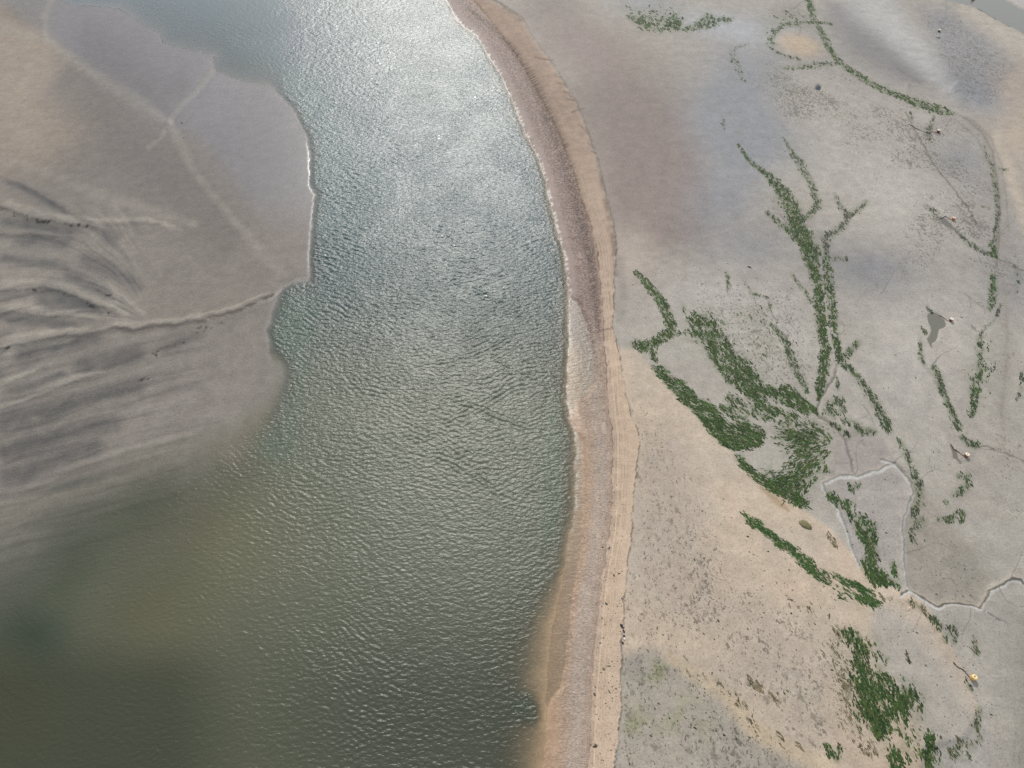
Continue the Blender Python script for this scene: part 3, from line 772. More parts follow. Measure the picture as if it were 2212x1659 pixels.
def water_material(name, chop=1.0, clear=2.1, gloss=0.345):
    m = bpy.data.materials.new(name); nt = NT(m); g = G(nt)
    pos = g.n('ShaderNodeNewGeometry').outputs['Position']
    dep = g.at('depth').outputs['Fac']; cm = g.at('chop').outputs['Fac']
    a = g.noise(g.mapping(pos, (0.62, 1.0, 1.0), R(6)), 1.8, 2, 0.5, 0.4)
    b = g.noise(g.mapping(pos, (0.55, 1.0, 1.0), R(-24)), 1.2, 2.5, 0.5, 0.6)
    hg = g.math('ADD', g.math('MULTIPLY', a, 0.16), g.math('MULTIPLY', b, 0.19))
    gust = g.ramp(g.noise(g.mapping(pos, (1, .7, 1), R(20)), 0.075, 3, .55, .6), .34, .66, .8, 1.15)
    hg = g.math('MULTIPLY', hg, g.math('MULTIPLY', g.math('MULTIPLY', cm, gust), chop))
    bump = g.n('ShaderNodeBump', ins={'Height': hg, 'Strength': 1.0, 'Distance': 1.0}).outputs[0]
    dif = g.n('ShaderNodeBsdfDiffuse', ins={'Color': g.at('murk').outputs['Color'], 'Normal': bump})
    tr = g.n('ShaderNodeBsdfTransparent', ins={'Color': (0.95, 0.96, 0.93, 1)})
    op = g.math('SUBTRACT', 1.0, g.math('POWER', 2.718, g.math('MULTIPLY', dep, -clear)))
    body = g.n('ShaderNodeMixShader', ins={0: op, 1: tr.outputs[0], 2: dif.outputs[0]})
    gl = g.n('ShaderNodeBsdfGlossy', distribution='BECKMANN', ins={'Color': (1, 1, 1, 1), 'Roughness': gloss, 'Normal': bump})
    geo = g.n('ShaderNodeNewGeometry')
    dt = g.n('ShaderNodeVectorMath', operation='DOT_PRODUCT', ins={0: bump, 1: geo.outputs['Incoming']}).outputs['Value']
    fz = g.math('MULTIPLY_ADD', g.math('POWER', g.math('SUBTRACT', 1.0, g.math('ABSOLUTE', dt), clamp=True), 5.0), 0.98, 0.02)   # Schlick, water
    fin = g.n('ShaderNodeMixShader', ins={0: fz, 1: body.outputs[0], 2: gl.outputs[0]})
    o = g.n('ShaderNodeOutputMaterial'); nt.links.new(fin.outputs[0], o.inputs[0])
    return m


depth = np.maximum(-GH, 0)
damp = ss(0.0, 0.5, depth) * (1 - 0.42 * ss(750, 300, gpx) * ss(850, 1150, gpy)) * (1 - 0.42 * ss(700, 1250, gpy))
damp = damp * (1 - 0.85 * ggent * ss(0.5, 0.1, depth)) * (1 - 0.75 * gtop)
edge_calm = 1 - 0.6 * ss(9, 1, gdS) * ss(1.5, 0.2, depth)
WZ = sea(GX, GY, gpm) * damp * edge_calm + 0.0
keep = (GH < 0.12) & (gpx < 1420) & (GX > -4000)
water, rm_ = grid_mesh('river_water', GX, GY, WZ, keep)
attr(water, 'depth', (depth * (1 - 0.6 * ggent * ss(22, 4, gdB))).ravel()[rm_])
attr(water, 'chop', np.clip(0.10 + 0.90 * damp + 0.18 * (gdS < 14) * (GARC > 110) * (gpx > 1100), 0, 1).ravel()[rm_])
attr(water, 'murk', water_colour(gpx, gpy, depth).reshape(-1, 3)[rm_], 'FLOAT_COLOR')
water.data.materials.append(water_material('estuary_water'))
water['kind'] = 'structure'
water['label'] = 'rippled grey green river channel glittering between the sandbank and the beach'
water['category'] = 'river'


# small still waters on the flat
def pool_mesh(name, pts, z, label, category, murk, chop, depth_v, sub=3):
    me = bpy.data.meshes.new(name)
    wp = []
    n = len(pts)
    for i in range(n):                                      # round the traced corners
        p0, p1, p2, p3 = (np.array(pts[(i + j - 1) % n][:2]) for j in range(4))
        for t in np.linspace(0, 1, sub, endpoint=False):
            wp.append(0.5 * (2 * p1 + (p2 - p0) * t + (2 * p0 - 5 * p1 + 4 * p2 - p3) * t * t + (3 * p1 - p0 - 3 * p2 + p3) * t ** 3))
    wp = np.array(wp)
    X, Y = P(wp[:, 0], wp[:, 1])
    me.from_pydata([(x, y, z) for x, y in zip(X, Y)], [], [list(range(len(X)))[::-1]])
    o = bpy.data.objects.new(name, me); COL.objects.link(o)
    if me.polygons[0].normal.z < 0: me.flip_normals()
    attr(o, 'depth', np.full(len(X), depth_v)); attr(o, 'chop', np.full(len(X), chop)); attr(o, 'murk', np.tile(np.array(murk), (len(X), 1)), 'FLOAT_COLOR')
    o.data.materials.append(POOLM)
    o['kind'] = 'structure'; o['label'] = label; o['category'] = category
    return o


def ground_at(px, py):
    x, y = P(np.atleast_1d(np.asarray(px, float)), np.atleast_1d(np.asarray(py, float)))
    return x, y, terrain(x, y, False)


POOLM = water_material('pool_water', 0.12, 2.0, 0.2)


def zpool(pts, f):
    a = np.array([p[:2] for p in pts]); _, _, z = ground_at(a[:, 0], a[:, 1])
    return float(np.median(z)) + f


pool_mesh('tidal_pool', POOL_BIG, zpool(POOL_BIG, -0.02), 'murky pool narrowing to a tail beside a buoy on the flat', 'pool', rgb(142, 138, 122), .3, .5)
pool_mesh('tidal_pool', POOL_THIN, zpool(POOL_THIN, -0.02), 'tadpole shaped pool running off into a weedy drain', 'pool', rgb(138, 132, 120), .3, .5)
pool_mesh('tidal_pool', POOL_SLIM, zpool(POOL_SLIM, -0.02), 'slim pool beside the rope of the buoy near the right edge', 'pool', rgb(146, 136, 122), .3, .4)
pool_mesh('tidal_pool', POOL_HOLE, zpool(POOL_HOLE, -0.05), 'small deep dark green hole full of water on the weedy flat', 'pool', rgb(30, 48, 46), .2, 3.0)
pool_mesh('creek_water', CREEK, 0.62, 'olive creek crossing the far right corner of the flat', 'creek', rgb(140, 132, 112), .5, 1.4)

# ------------------------------------------------------------------ green weed
def weed_material():
    m = bpy.data.materials.new('green_weed'); nt = NT(m); g = G(nt)
    pos = g.n('ShaderNodeNewGeometry').outputs['Position']
    tone = g.at('tone').outputs['Color']
    n = g.noise(g.mapping(pos, (1, 1, 1), 0), 3.2, 5, 0.7)
    k = g.ramp(n, .3, .72, .55, 1.35)
    col = g.mixc(1.0, tone, g.n('ShaderNodeCombineColor', ins={0: k, 1: k, 2: k}).outputs[0], 'MULTIPLY')
    bump = g.n('ShaderNodeBump', ins={'Height': g.math('MULTIPLY', n, 0.12), 'Strength': 1.0, 'Distance': 1.0})
    b = g.n('ShaderNodeBsdfPrincipled', ins={'Base Color': col, 'Roughness': 0.7, 'Specular IOR Level': 0.15, 'Normal': bump.outputs[0]})
    o = g.n('ShaderNodeOutputMaterial'); nt.links.new(b.outputs[0], o.inputs[0])
    return m


WEED = weed_material()
FILM = np.zeros(gpx.shape)
GREEN = ((54, 78, 38), (70, 95, 46), (42, 61, 31), (60, 82, 40), (82, 92, 50), (64, 72, 38))
MIXED = ((60, 78, 46), (58, 68, 46), (80, 92, 60))
GREY = ((78, 80, 68), (92, 94, 80), (66, 68, 58))
BROWN = ((120, 108, 82), (100, 92, 70), (136, 124, 94))


def weed(name, label, shapes, tones, density, size, flow, group=None, clump=0.0, aspect=3.0, tall=0.07):
    """strands and cushions of weed strewn over the given outlines; flow = chart direction they trail in"""
    V, Fc, C = [], [], []
    nv = 0
    size *= 0.43
    shapes = [(k, [tuple(q[:2]) + (q[2] * 0.98,) for q in p] if k == 'l' else p, w) for k, p, w in shapes]
    for kind, pts, wgt in shapes:
        a = np.array([p[:2] for p in pts])
        W = max([p[2] if len(p) > 2 else 0 for p in pts] + [0])
        x0, y0 = a.min(0) - W; x1, y1 = a.max(0) + W
        pm = float(image_px(*P((x0 + x1) / 2, (y0 + y1) / 2))[2])
        fm = line(gpx, gpy, pts, 0.95) if kind == 'l' else poly(gpx, gpy, pts, 9 if kind == 'p' else 26)
        np.maximum(FILM, fm * (0.2 + 0.5 * min(wgt, 1)) * (0.35 if tones is BROWN else 1), out=FILM)
        big = size * 3.2
        cnt = int(density * wgt * (x1 - x0) * (y1 - y0) / pm ** 2 * 2.7 / (big * big))
        cnt = max(min(cnt, 30000), 4)
        qx = rng.uniform(x0, x1, cnt); qy = rng.uniform(y0, y1, cnt)
        X, Y = P(qx, qy)
        m = line(qx, qy, pts, 0.55) if kind == 'l' else poly(qx, qy, pts, 6 if kind == 'p' else 20)
        if callable(flow):
            fl = np.array([flow(a_, b_) for a_, b_ in zip(qx, qy)]); fX, fY = P(qx + fl[:, 0], qy + fl[:, 1])
        else: fX, fY = P(qx + flow[0], qy + flow[1])
        th_ = np.arctan2(fY - Y, fX - X) if not callable(flow) else np.full(len(X), -2.2)
        al = X * np.cos(th_) + Y * np.sin(th_); ac = -X * np.sin(th_) + Y * np.cos(th_)
        cn = 0.8 * fbm(al / (size * 7), ac / (size * 2.2), 3) + 0.55 * fbm(X / (size * 5), Y / (size * 5), 2)
        cl = ss(clump - 0.06, clump + 0.28, cn + 0.3 * (2 * m - 1))
        acc = rng.random(cnt) < m * cl
        X, Y, qx, qy = X[acc], Y[acc], qx[acc], qy[acc]
        if not len(X): continue
        xs, ys, ts, cs = [], [], [], []
        for x, y, ax, ay in zip(X, Y, qx, qy):               # a cushion: blunt head, strands trailing from it
            fx, fy = flow(ax, ay) if callable(flow) else flow
            bx, by = P(ax + fx, ay + fy)
            th = math.atan2(float(by) - y, float(bx) - x) + rng.normal() * 0.2
            lc = big * min(math.exp(rng.normal() * .55), 2.4) * .5; wc = lc / rng.uniform(1.7, 3.2)
            k = max(1, int(3.0 * lc * wc / (size * size) * 1.25))
            e = lc * (rng.random(k) * 2 - 1); f = wc * (rng.random(k) * 2 - 1) * np.sqrt(np.clip(1 - (e / lc) ** 2, .02, 1)) * np.where(e > 0, 1 - .55 * e / lc, 1)
            xs.extend(x + e * math.cos(th) - f * math.sin(th)); ys.extend(y + e * math.sin(th) + f * math.cos(th)); ts.extend([th] * k)
            ct_ = rgb(*tones[int(rng.integers(len(tones)))]) * math.exp(rng.normal() * .14)
            cs.extend([ct_] * k)
        X = np.array(xs); Y = np.array(ys)
        Z = terrain(X, Y, False)
        for x, y, zz, th, ctone in zip(X, Y, Z, ts, cs):
            th += rng.normal() * .18
            s = size * min(math.exp(rng.normal() * 0.5), 1.75)
            la = s * aspect ** 0.5 * 0.62; lb = s / aspect ** 0.5 * 0.62
            n = 7
            ct, st = math.cos(th), math.sin(th)
            base = nv
            for i in range(n):
                p = 2 * math.pi * i / n
                r = 1 + 0.28 * rng.normal()
                e, f = la * math.cos(p) * r, lb * math.sin(p) * r * (1 - 0.35 * math.cos(p))
                V.append((x + e * ct - f * st, y + e * st + f * ct, zz - 0.03))
            hh = tall * s * rng.uniform(.5, 1.3)
            for i in range(n):
                p = 2 * math.pi * (i + .3) / n
                e, f = la * .55 * math.cos(p), lb * .55 * math.sin(p)
                V.append((x + e * ct - f * st, y + e * st + f * ct, zz + hh * rng.uniform(.5, 1.0)))
            V.append((x, y, zz + hh))
            for i in range(n):
                j = (i + 1) % n
                Fc.append((base + i, base + j, base + n + j, base + n + i)); Fc.append((base + n + i, base + n + j, base + 2 * n))
            col = ctone * math.exp(rng.normal() * .13)
            C.extend([col] * (2 * n + 1)); nv += 2 * n + 1
    if not V: return None
    me = bpy.data.meshes.new(name); me.from_pydata(V, [], Fc)
    o = bpy.data.objects.new(name, me); COL.objects.link(o)
    attr(o, 'tone', np.array(C), 'FLOAT_COLOR')
    me.materials.append(WEED)
    o['kind'] = 'stuff'; o['label'] = label; o['category'] = 'seaweed'
    if group: o['group'] = group
    return o


GRP = 'green weed beds on the mud flat'
DR = (1.0, 1.25)
weed('green_weed_bed', 'bent strip of bright green weed like a boomerang near the beach', [
    ('l', A5([(1905, 128, 26), (1990, 220, 42), (2060, 300, 52), (2115, 410, 56), (2130, 500, 60), (2080, 550, 60), (2000, 595, 56), (1950, 610, 70), (1915, 590, 60)]), 1), ('l', A5([(2130, 535, 30), (2190, 520, 30)]), .6),
    ('l', A5([(2010, 650, 40), (2030, 690, 30)]), .8)], GREEN, 2.6, 0.55, (0.6, 1), GRP, -0.5)
weed('green_weed_bed', 'thick dark green weed along the edge of the tan sand', [
    ('p', A6([(0, 850), (40, 870), (90, 930), (180, 970), (230, 1030), (300, 1100), (360, 1080), (420, 1100), (520, 1130), (535, 1170), (500, 1240), (440, 1260), (330, 1280), (240, 1240), (190, 1180), (140, 1130), (100, 1080), (40, 1010), (0, 980)]), 1.15),
    ('p', A5([(2010, 740), (2080, 730), (2130, 790), (2225, 850), (2225, 1000), (2150, 920), (2090, 850), (2040, 790)]), .9),
    ('l', A6([(360, 1330, 60), (420, 1400, 50), (520, 1480, 70), (600, 1530, 80), (700, 1580, 80), (780, 1620, 60)]), .9)], GREEN, 2.6, 0.62, (1, .6), GRP, -0.3)
weed('green_weed_bed', 'streaky slanting weed bed left of the tall green stripe', [
    ('p', A6([(60, 380), (130, 400), (180, 420), (230, 500), (300, 560), (330, 640), (420, 720), (500, 800), (540, 890), (560, 960), (500, 1000), (430, 980), (380, 900), (290, 850), (230, 780), (180, 700), (130, 600), (80, 540), (40, 460)]), 1),
    ('s', A6([(0, 350), (200, 370), (330, 560), (520, 760), (600, 900), (560, 960), (300, 860), (150, 650), (0, 520)]), .35)], GREEN + MIXED, 2.0, 0.62, (0.75, 1.1), GRP, -0.08)
weed('green_weed_bed', 'long dense green stripe of weed running down the middle of the flat', [
    ('l', A3([(360, 960, 16), (430, 1060, 30), (520, 1130, 34), (600, 1200, 56), (660, 1290, 90), (710, 1390, 100), (740, 1480, 96), (790, 1560, 90), (850, 1660, 84)]), 1),
    ('l', A6([(800, -20, 80), (835, 80, 70), (868, 200, 66), (885, 350, 66), (895, 500, 62), (920, 620, 54), (910, 720, 60), (890, 830, 60), (875, 940, 30)]), 1.2),
    ('l', A6([(925, 20, 60), (945, 200, 60), (965, 400, 60), (980, 550, 50), (1000, 650, 50), (1010, 690, 40)]), .75),
    ('l', A3([(540, 1390, 20), (630, 1470, 40), (700, 1530, 40), (770, 1600, 40)]), .6)], GREEN + ((62, 76, 54),), 2.5, 0.6, (0.15, 1), GRP, -0.28)
weed('green_weed_bed', 'hooked branch of weed joining the top of the green stripe', [
    ('l', A3([(650, 910, 14), (700, 1000, 34), (760, 1080, 56), (800, 1150, 50), (840, 1230, 46), (860, 1300, 46)]), .75),
    ('l', A3([(870, 1320, 46), (865, 1360, 50), (830, 1400, 46), (780, 1430, 40)]), 1.1)], MIXED, 2.0, 0.55, (.5, 1), GRP, -0.1)
weed('grey_weed_bed', 'grey forked weed line right of the green stripe', [
    ('l', A3([(980, 1270, 20), (1020, 1360, 40), (1060, 1410, 40), (1110, 1390, 46), (1180, 1330, 34)]), .8),
    ('l', A3([(1065, 1420, 40), (1040, 1480, 50), (970, 1530, 56), (915, 1560, 60), (930, 1650, 40)]), .8), ('l', A6([(950, 40, 40), (1060, 40, 30)]), .6)], GREY, 1.9, 0.6, (.3, 1), 'grey weed on the mud flat', -0.05)
weed('green_weed_bed', 'fan of combed weed streaks meeting at the small runnel', [
    ('p', A6([(480, 880), (560, 840), (640, 900), (720, 900), (800, 960), (860, 1020), (820, 1060), (700, 1010), (600, 960)]), .9),
    ('p', A6([(430, 980), (520, 960), (640, 1000), (760, 1060), (720, 1090), (600, 1070), (540, 1090), (430, 1060)]), .8),
    ('p', A6([(230, 1030), (300, 900), (420, 980), (430, 1090), (330, 1090)]), .6),
    ('s', A6([(610, 1080), (760, 1100), (820, 1080), (900, 1130), (945, 1190), (940, 1300), (900, 1330), (940, 1420), (880, 1440), (830, 1470), (800, 1560), (780, 1650), (720, 1640), (640, 1560), (560, 1500), (500, 1450), (520, 1400), (600, 1420), (700, 1340), (660, 1250), (600, 1180)]), .95),
    ('l', A6([(670, 880, 60), (760, 960, 70), (840, 1020, 50)]), 1)], GREEN + ((70, 80, 60),), 2.3, 0.6, lambda x, y: (1764 + 40 - x, 905 - y + 60) if y > 930 else (1, 1.1), GRP, -0.1, 3.0)
weed('grey_weed_bed', 'sparse grey green weed trail between the slanting bed and the stripe', [
    ('l', A6([(570, 460, 30), (620, 520, 40), (670, 590, 44), (700, 680, 50), (740, 780, 50), (800, 890, 40)]), .85), ('l', A6([(710, 150, 30), (800, 270, 30), (860, 360, 30)]), .6),
    ('l', A6([(280, 130, 24), (300, 230, 26)]), .6), ('l', A6([(400, 190, 16), (440, 260, 20), (550, 290, 16), (570, 380, 16)]), .4), ('s', A6([(300, 350), (560, 330), (640, 640), (560, 760), (420, 620)]), .10)], MIXED, 1.9, 0.5, (.45, 1), 'grey weed on the mud flat', 0.0)
weed('green_weed_bed', 'curved weed band on the outer side of the runnel triangle', [
    ('l', A6([(1030, 720, 40), (1090, 760, 46), (1130, 810, 46), (1180, 880, 50), (1210, 930, 56), (1250, 990, 60), (1290, 1060, 56), (1320, 1130, 60)]), .85),
    ('l', A6([(1310, 1110, 50), (1325, 1150, 50)]), .9), ('l', A6([(1130, 580, 40), (1090, 620, 50), (1050, 660, 54), (1010, 685, 40)]), 1.0)], MIXED, 2.0, 0.6, (.45, 1), GRP, -0.08)
weed('green_weed_bed', 'round weed cushions inside the runnel triangle', [
    ('l', A6([(920, 1030, 60), (940, 990, 50), (1010, 950, 50), (1030, 1010, 50), (960, 1050, 40)]), .8), ('l', A6([(990, 800, 20), (1000, 880, 20)]), .6),
    ('l', A6([(1040, 1080, 40), (1110, 1110, 60), (1150, 1150, 50), (1230, 1155, 40)]), .8), ('l', A6([(960, 1100, 30), (1040, 1150, 40), (1070, 1190, 30)]), .7)], MIXED, 1.9, 0.62, (.3, 1), GRP, 0.0)
weed('grey_weed_bed', 'grey green weed fringe down the right side of the curved runnel', [
    ('l', A6([(1380, 1200, 20), (1420, 1250, 40), (1450, 1330, 46), (1490, 1430, 54), (1520, 1500, 60), (1530, 1600, 56), (1500, 1660, 50)]), .75),
    ('l', A9([(1480, 0, 40), (1500, 60, 60), (1540, 80, 60), (1480, 140, 50), (1480, 200, 40)]), .7)], MIXED + GREY, 1.9, 0.6, (.3, 1), 'grey weed on the mud flat', -0.02)
weed('green_weed_bed', 'broken green weed column near the right edge', [
    ('l', A6([(2000, 150, 46), (2005, 240, 56), (1985, 340, 50)]), .95), ('l', A6([(1920, 550, 50), (1910, 650, 56), (1920, 740, 50), (1900, 830, 66), (1880, 920, 62), (1870, 1030, 46)]), .85), ('l', A3([(1990, 1600, 40), (2010, 1650, 40)]), 1),
    ('l', A6([(1970, 0, 30), (2020, 20, 24)]), .9), ('s', A6([(1830, 760), (1990, 560), (2030, 700), (1960, 960), (1850, 880)]), .14)], GREEN[:2] + MIXED, 2.0, 0.6, (.1, 1), GRP, -0.08)
weed('green_weed_bed', 'thin green weed line winding down from the murky pool', [
    ('l', A6([(1530, 590, 24), (1530, 680, 34), (1560, 720, 20)]), .8), ('l', A6([(1620, 740, 40), (1650, 800, 40), (1680, 900, 40), (1720, 1000, 40), (1760, 1090, 46), (1780, 1130, 40)]), .95),
    ('l', A6([(1790, 1180, 30), (1830, 1220, 40), (1890, 1245, 50)]), .9), ('l', A6([(1575, 350, 20), (1600, 380, 20)]), .8), ('l', A6([(1540, 490, 20), (1570, 520, 24)]), .8)], MIXED, 2.2, 0.5, (.5, 1), GRP, -0.12)
weed('grey_weed_bed', 'two ragged clumps of grey green weed below the slim pool', [
    ('l', A6([(1780, 1440, 40), (1830, 1440, 40), (1835, 1510, 50), (1770, 1550, 60)]), .8), ('l', A9([(1650, 60, 30), (1720, 60, 40), (1790, 30, 60), (1790, 70, 40)]), .8), ('l', A6([(1690, 1600, 24), (1700, 1615, 24)]), .8)],
    MIXED, 1.9, 0.58, (.3, 1), 'grey weed on the mud flat', 0.0)
weed('green_weed_bed', 'dense green wedge of weed at the foot of the curved runnel', [
    ('p', A9([(1040, -10), (1110, 20), (1200, 60), (1250, 110), (1250, 200), (1260, 300), (1250, 360), (1320, 420), (1400, 480), (1390, 520), (1340, 490), (1280, 500), (1220, 490), (1170, 440), (1140, 370), (1180, 300), (1150, 230), (1110, 150), (1080, 80)]), .85),
    ('p', A9([(1150, 360), (1250, 370), (1330, 430), (1290, 500), (1210, 490)]), .7), ('l', A6([(950, 1570, 60), (1000, 1620, 70), (1070, 1640, 60)]), .7), ('l', A6([(1080, 1520, 40), (1130, 1500, 40)]), .7),
    ('l', A9([(1350, 350, 40), (1370, 420, 40)]), .7)], GREEN, 2.4, 0.6, (.25, 1), GRP, -0.18)
weed('green_weed_bed', 'chain of bright green weed islets across the tan sand', [
    ('l', A9([(395, 30, 14), (410, 60, 30), (450, 85, 56), (490, 110, 56)]), 1.2), ('l', A9([(500, 125, 40), (540, 160, 50), (590, 190, 40)]), 1.2), ('l', A9([(610, 225, 56), (660, 240, 46)]), 1.2),
    ('l', A9([(700, 265, 50), (740, 305, 60), (790, 355, 62), (830, 400, 60), (880, 440, 50), (930, 475, 34)]), 1.2), ('l', A9([(1120, 575, 40), (1190, 600, 56), (1250, 615, 40)]), 1),
    ('l', A9([(980, 435, 30), (1040, 470, 40), (1110, 495, 46), (1180, 540, 46), (1220, 590, 40)]), .8), ('l', A9([(900, 400, 20), (920, 420, 24)]), .8), ('s', A9([(940, 480), (1100, 530), (1140, 620), (980, 560)]), .25)], GREEN[:2], 2.6, 0.55, (1, .8), GRP, -0.4)
weed('green_weed_bed', 'big ragged green weed bed in the lower right part of the flat', [
    ('p', A9([(1000, 780), (1060, 770), (1140, 790), (1150, 850), (1190, 900), (1200, 980), (1190, 1040), (1250, 1060), (1330, 1060), (1340, 1110), (1290, 1170), (1350, 1180), (1420, 1140), (1480, 1160), (1500, 1220), (1460, 1300), (1420, 1360), (1340, 1370), (1330, 1420), (1300, 1450), (1250, 1480), (1200, 1440), (1180, 1360), (1130, 1320), (1120, 1240), (1100, 1160), (1100, 1050), (1080, 950), (1090, 880), (1010, 830)]), .78),
    ('l', A9([(1110, 920, 50), (1130, 1020, 60), (1150, 1150, 70), (1190, 1280, 90), (1250, 1410, 90)]), .6), ('s', A9([(1040, 880), (1200, 800), (1350, 1050), (1560, 1180), (1560, 1400), (1300, 1520), (1100, 1400), (1050, 1150)]), .25)], GREEN, 2.2, 0.62, (.35, 1), GRP, -0.12)
weed('green_weed_bed', 'green weed tufts cut by the lower edge of the picture', [
    ('l', A9([(1580, 1490, 50), (1590, 1560, 66), (1570, 1610, 40)]), .95), ('l', A9([(1580, 1640, 60), (1600, 1720, 60)]), .95), ('l', A9([(1340, 1580, 70), (1370, 1640, 90), (1380, 1720, 80)]), .8),
    ('l', A9([(930, 1560, 36), (990, 1620, 36)]), 1), ('l', A9([(1000, 1550, 36), (995, 1570, 30)]), 1), ('s', A9([(1480, 1420), (1640, 1440), (1660, 1659), (1300, 1659), (1290, 1540)]), .2)], GREEN, 2.2, 0.6, (.3, 1), GRP, -0.15)
weed('brown_weed_bed', 'brownish weed fringe on the tan sand beside the big lower bed', [
    ('s', A9([(880, 800), (1010, 720), (1090, 900), (1110, 1200), (1180, 1400), (1290, 1560), (1180, 1600), (1040, 1400), (960, 1150)]), .28), ('l', A9([(1150, 1560, 50), (1240, 1560, 70)]), .8),
    ('l', A9([(430, 1110, 26), (470, 1140, 40), (500, 1170, 26)]), 1), ('l', A9([(555, 1210, 24), (590, 1230, 24)]), 1.1), ('l', A9([(930, 170, 20), (960, 200, 40), (980, 240, 30)]), .9), ('l', A9([(1270, 570, 24), (1330, 580, 24)]), .8),
    ('s', A9([(0, 960), (150, 1030), (330, 1160), (520, 1420), (820, 1560), (800, 1600), (480, 1470), (300, 1240), (0, 1030)]), .2), ('s', A9([(700, 560), (1000, 620), (1080, 800), (880, 780), (640, 620)]), .12)], BROWN, 2.0, 0.5, (.6, 1), 'brown weed on the tan sand', -0.02)
weed('grey_weed_bed', 'thin grey weed strewn near the lower right buoy', [
    ('l', A9([(1460, 610, 24), (1540, 660, 30), (1590, 720, 30)]), .7), ('l', A9([(1610, 720, 50), (1640, 760, 50)]), 1), ('l', A9([(1680, 840, 50), (1740, 780, 50), (1750, 850, 40)]), .5), ('l', A9([(1870, 820, 36), (1890, 920, 46)]), .35),
    ('l', A9([(1900, 1290, 40), (1890, 1380, 50), (1900, 1480, 50), (1850, 1540, 70), (1770, 1510, 60), (1730, 1590, 60), (1820, 1600, 60)]), .45), ('l', A9([(1830, 1140, 30), (1850, 1165, 24)]), .9),
    ('l', A9([(1270, 950, 40), (1310, 970, 40)]), .7), ('l', A9([(1440, 940, 20), (1450, 970, 20)]), .9)], MIXED + BROWN[:2], 1.9, 0.52, (.4, 1), 'grey weed on the mud flat', 0.0)
weed('green_weed_bed', 'two soft dark green weed mats at the top of the flat', [
    ('l', A2([(1860, 120, 40), (1960, 170, 70), (2060, 190, 80)]), .7), ('p', A2([(2090, 130), (2170, 110), (2215, 170), (2190, 215), (2100, 200)]), 1.4), ('l', A3([(30, 200, 50), (120, 185, 60), (190, 170, 50)]), .9), ('p', A3([(60, 180), (160, 95), (220, 120), (330, 130), (290, 165), (200, 165), (150, 195)]), .9),
    ('s', A2([(1830, 60), (2050, 40), (2212, 80), (2212, 220), (1950, 220)]), .3)], GREEN, 2.0, 0.95, (.4, 1), GRP, -0.12)
weed('green_weed_bed', 'long thin green weed line curving from the top past the sand oval', [
    ('l', A3([(800, -20, 50), (830, 60, 46), (850, 150, 30)]), 1), ('l', A3([(870, 180, 30), (890, 220, 40), (920, 270, 46), (950, 340, 40), (1000, 400, 24), (1050, 450, 36), (1130, 500, 36), (1220, 560, 36), (1300, 600, 36), (1400, 640, 36), (1500, 680, 56), (1600, 710, 56), (1700, 740, 44), (1760, 757, 12)]), .9)],
    GREEN + ((84, 98, 60),), 2.2, 0.85, (.6, 1), GRP, -0.2)
weed('green_weed_bed', 'arc of green weed around the pale sand oval', [
    ('l', A3([(970, 172, 14), (880, 160, 20), (800, 160, 26), (700, 170, 30), (640, 185, 36), (590, 220, 46), (570, 280, 46), (600, 310, 20)]), .8), ('l', A3([(540, 300, 20), (600, 350, 20), (680, 385, 20), (760, 402, 20)]), .5),
    ('l', A3([(650, 460, 20), (750, 450, 30), (850, 440, 40), (950, 430, 30), (1010, 428, 16)]), .6), ('s', A3([(640, 60), (830, 80), (840, 150), (600, 190), (520, 250), (540, 180)]), .16)], MIXED + GREEN[:1], 2.0, 0.85, (.6, .8), GRP, -0.05)
weed('grey_weed_bed', 'dark weed line tracing the far right curve of the flat', [
    ('l', A3([(1940, 950, 16), (1965, 1030, 30), (2000, 1110, 36), (2012, 1200, 34), (2030, 1300, 34), (2030, 1400, 32), (2025, 1500, 32), (2010, 1590, 30)]), .6), ('l', A3([(2040, 1110, 20), (2100, 1115, 16)]), .5),
    ('l', A3([(1750, 1500, 14), (1830, 1580, 26), (1920, 1640, 30), (1970, 1660, 20)]), .9), ('l', A3([(1570, 1350, 30), (1620, 1390, 40), (1650, 1430, 30)]), .7), ('l', A3([(1620, 770, 20), (1600, 830, 40), (1580, 890, 50), (1600, 920, 30)]), .6),
    ('l', A3([(1470, 740, 12), (1485, 800, 14)]), .6), ('l', A6([(2050, 330, 20), (2010, 440, 20), (1950, 480, 24), (1930, 520, 20)]), .5), ('l', A3([(1930, 1355, 20), (1980, 1365, 20)]), .6), ('l', A6([(2140, 80, 20), (2170, 160, 30), (2150, 260, 20)]), .35), ('l', A6([(2190, 780, 30), (2180, 880, 30), (2150, 960, 20)]), .35)],
    GREY + MIXED[:1], 2.0, 0.6, (.2, 1), 'grey weed on the mud flat', 0.02)
weed('grey_weed_bed', 'smear of grey weed on the bluish wet mud left of the sand oval', [
    ('l', A3([(430, 300, 12), (360, 320, 20), (320, 350, 40), (330, 410, 50), (370, 470, 46), (390, 540, 30)]), .4), ('l', A3([(255, 780, 20), (270, 870, 16)]), .3), ('l', A3([(340, 870, 14), (400, 885, 10)]), .5)], GREY, 1.8, 0.6, (.3, 1), 'grey weed on the mud flat', 0.0)


film = np.clip(FILM * (0.75 + 1.1 * fbm(GX / 1.4, GY / 1.4, 3)), 0, .8)[..., None]
GC = GC * (1 - film) + rgb(104, 112, 80) * film
attr(ground, 'tone', GC, 'FLOAT_COLOR')


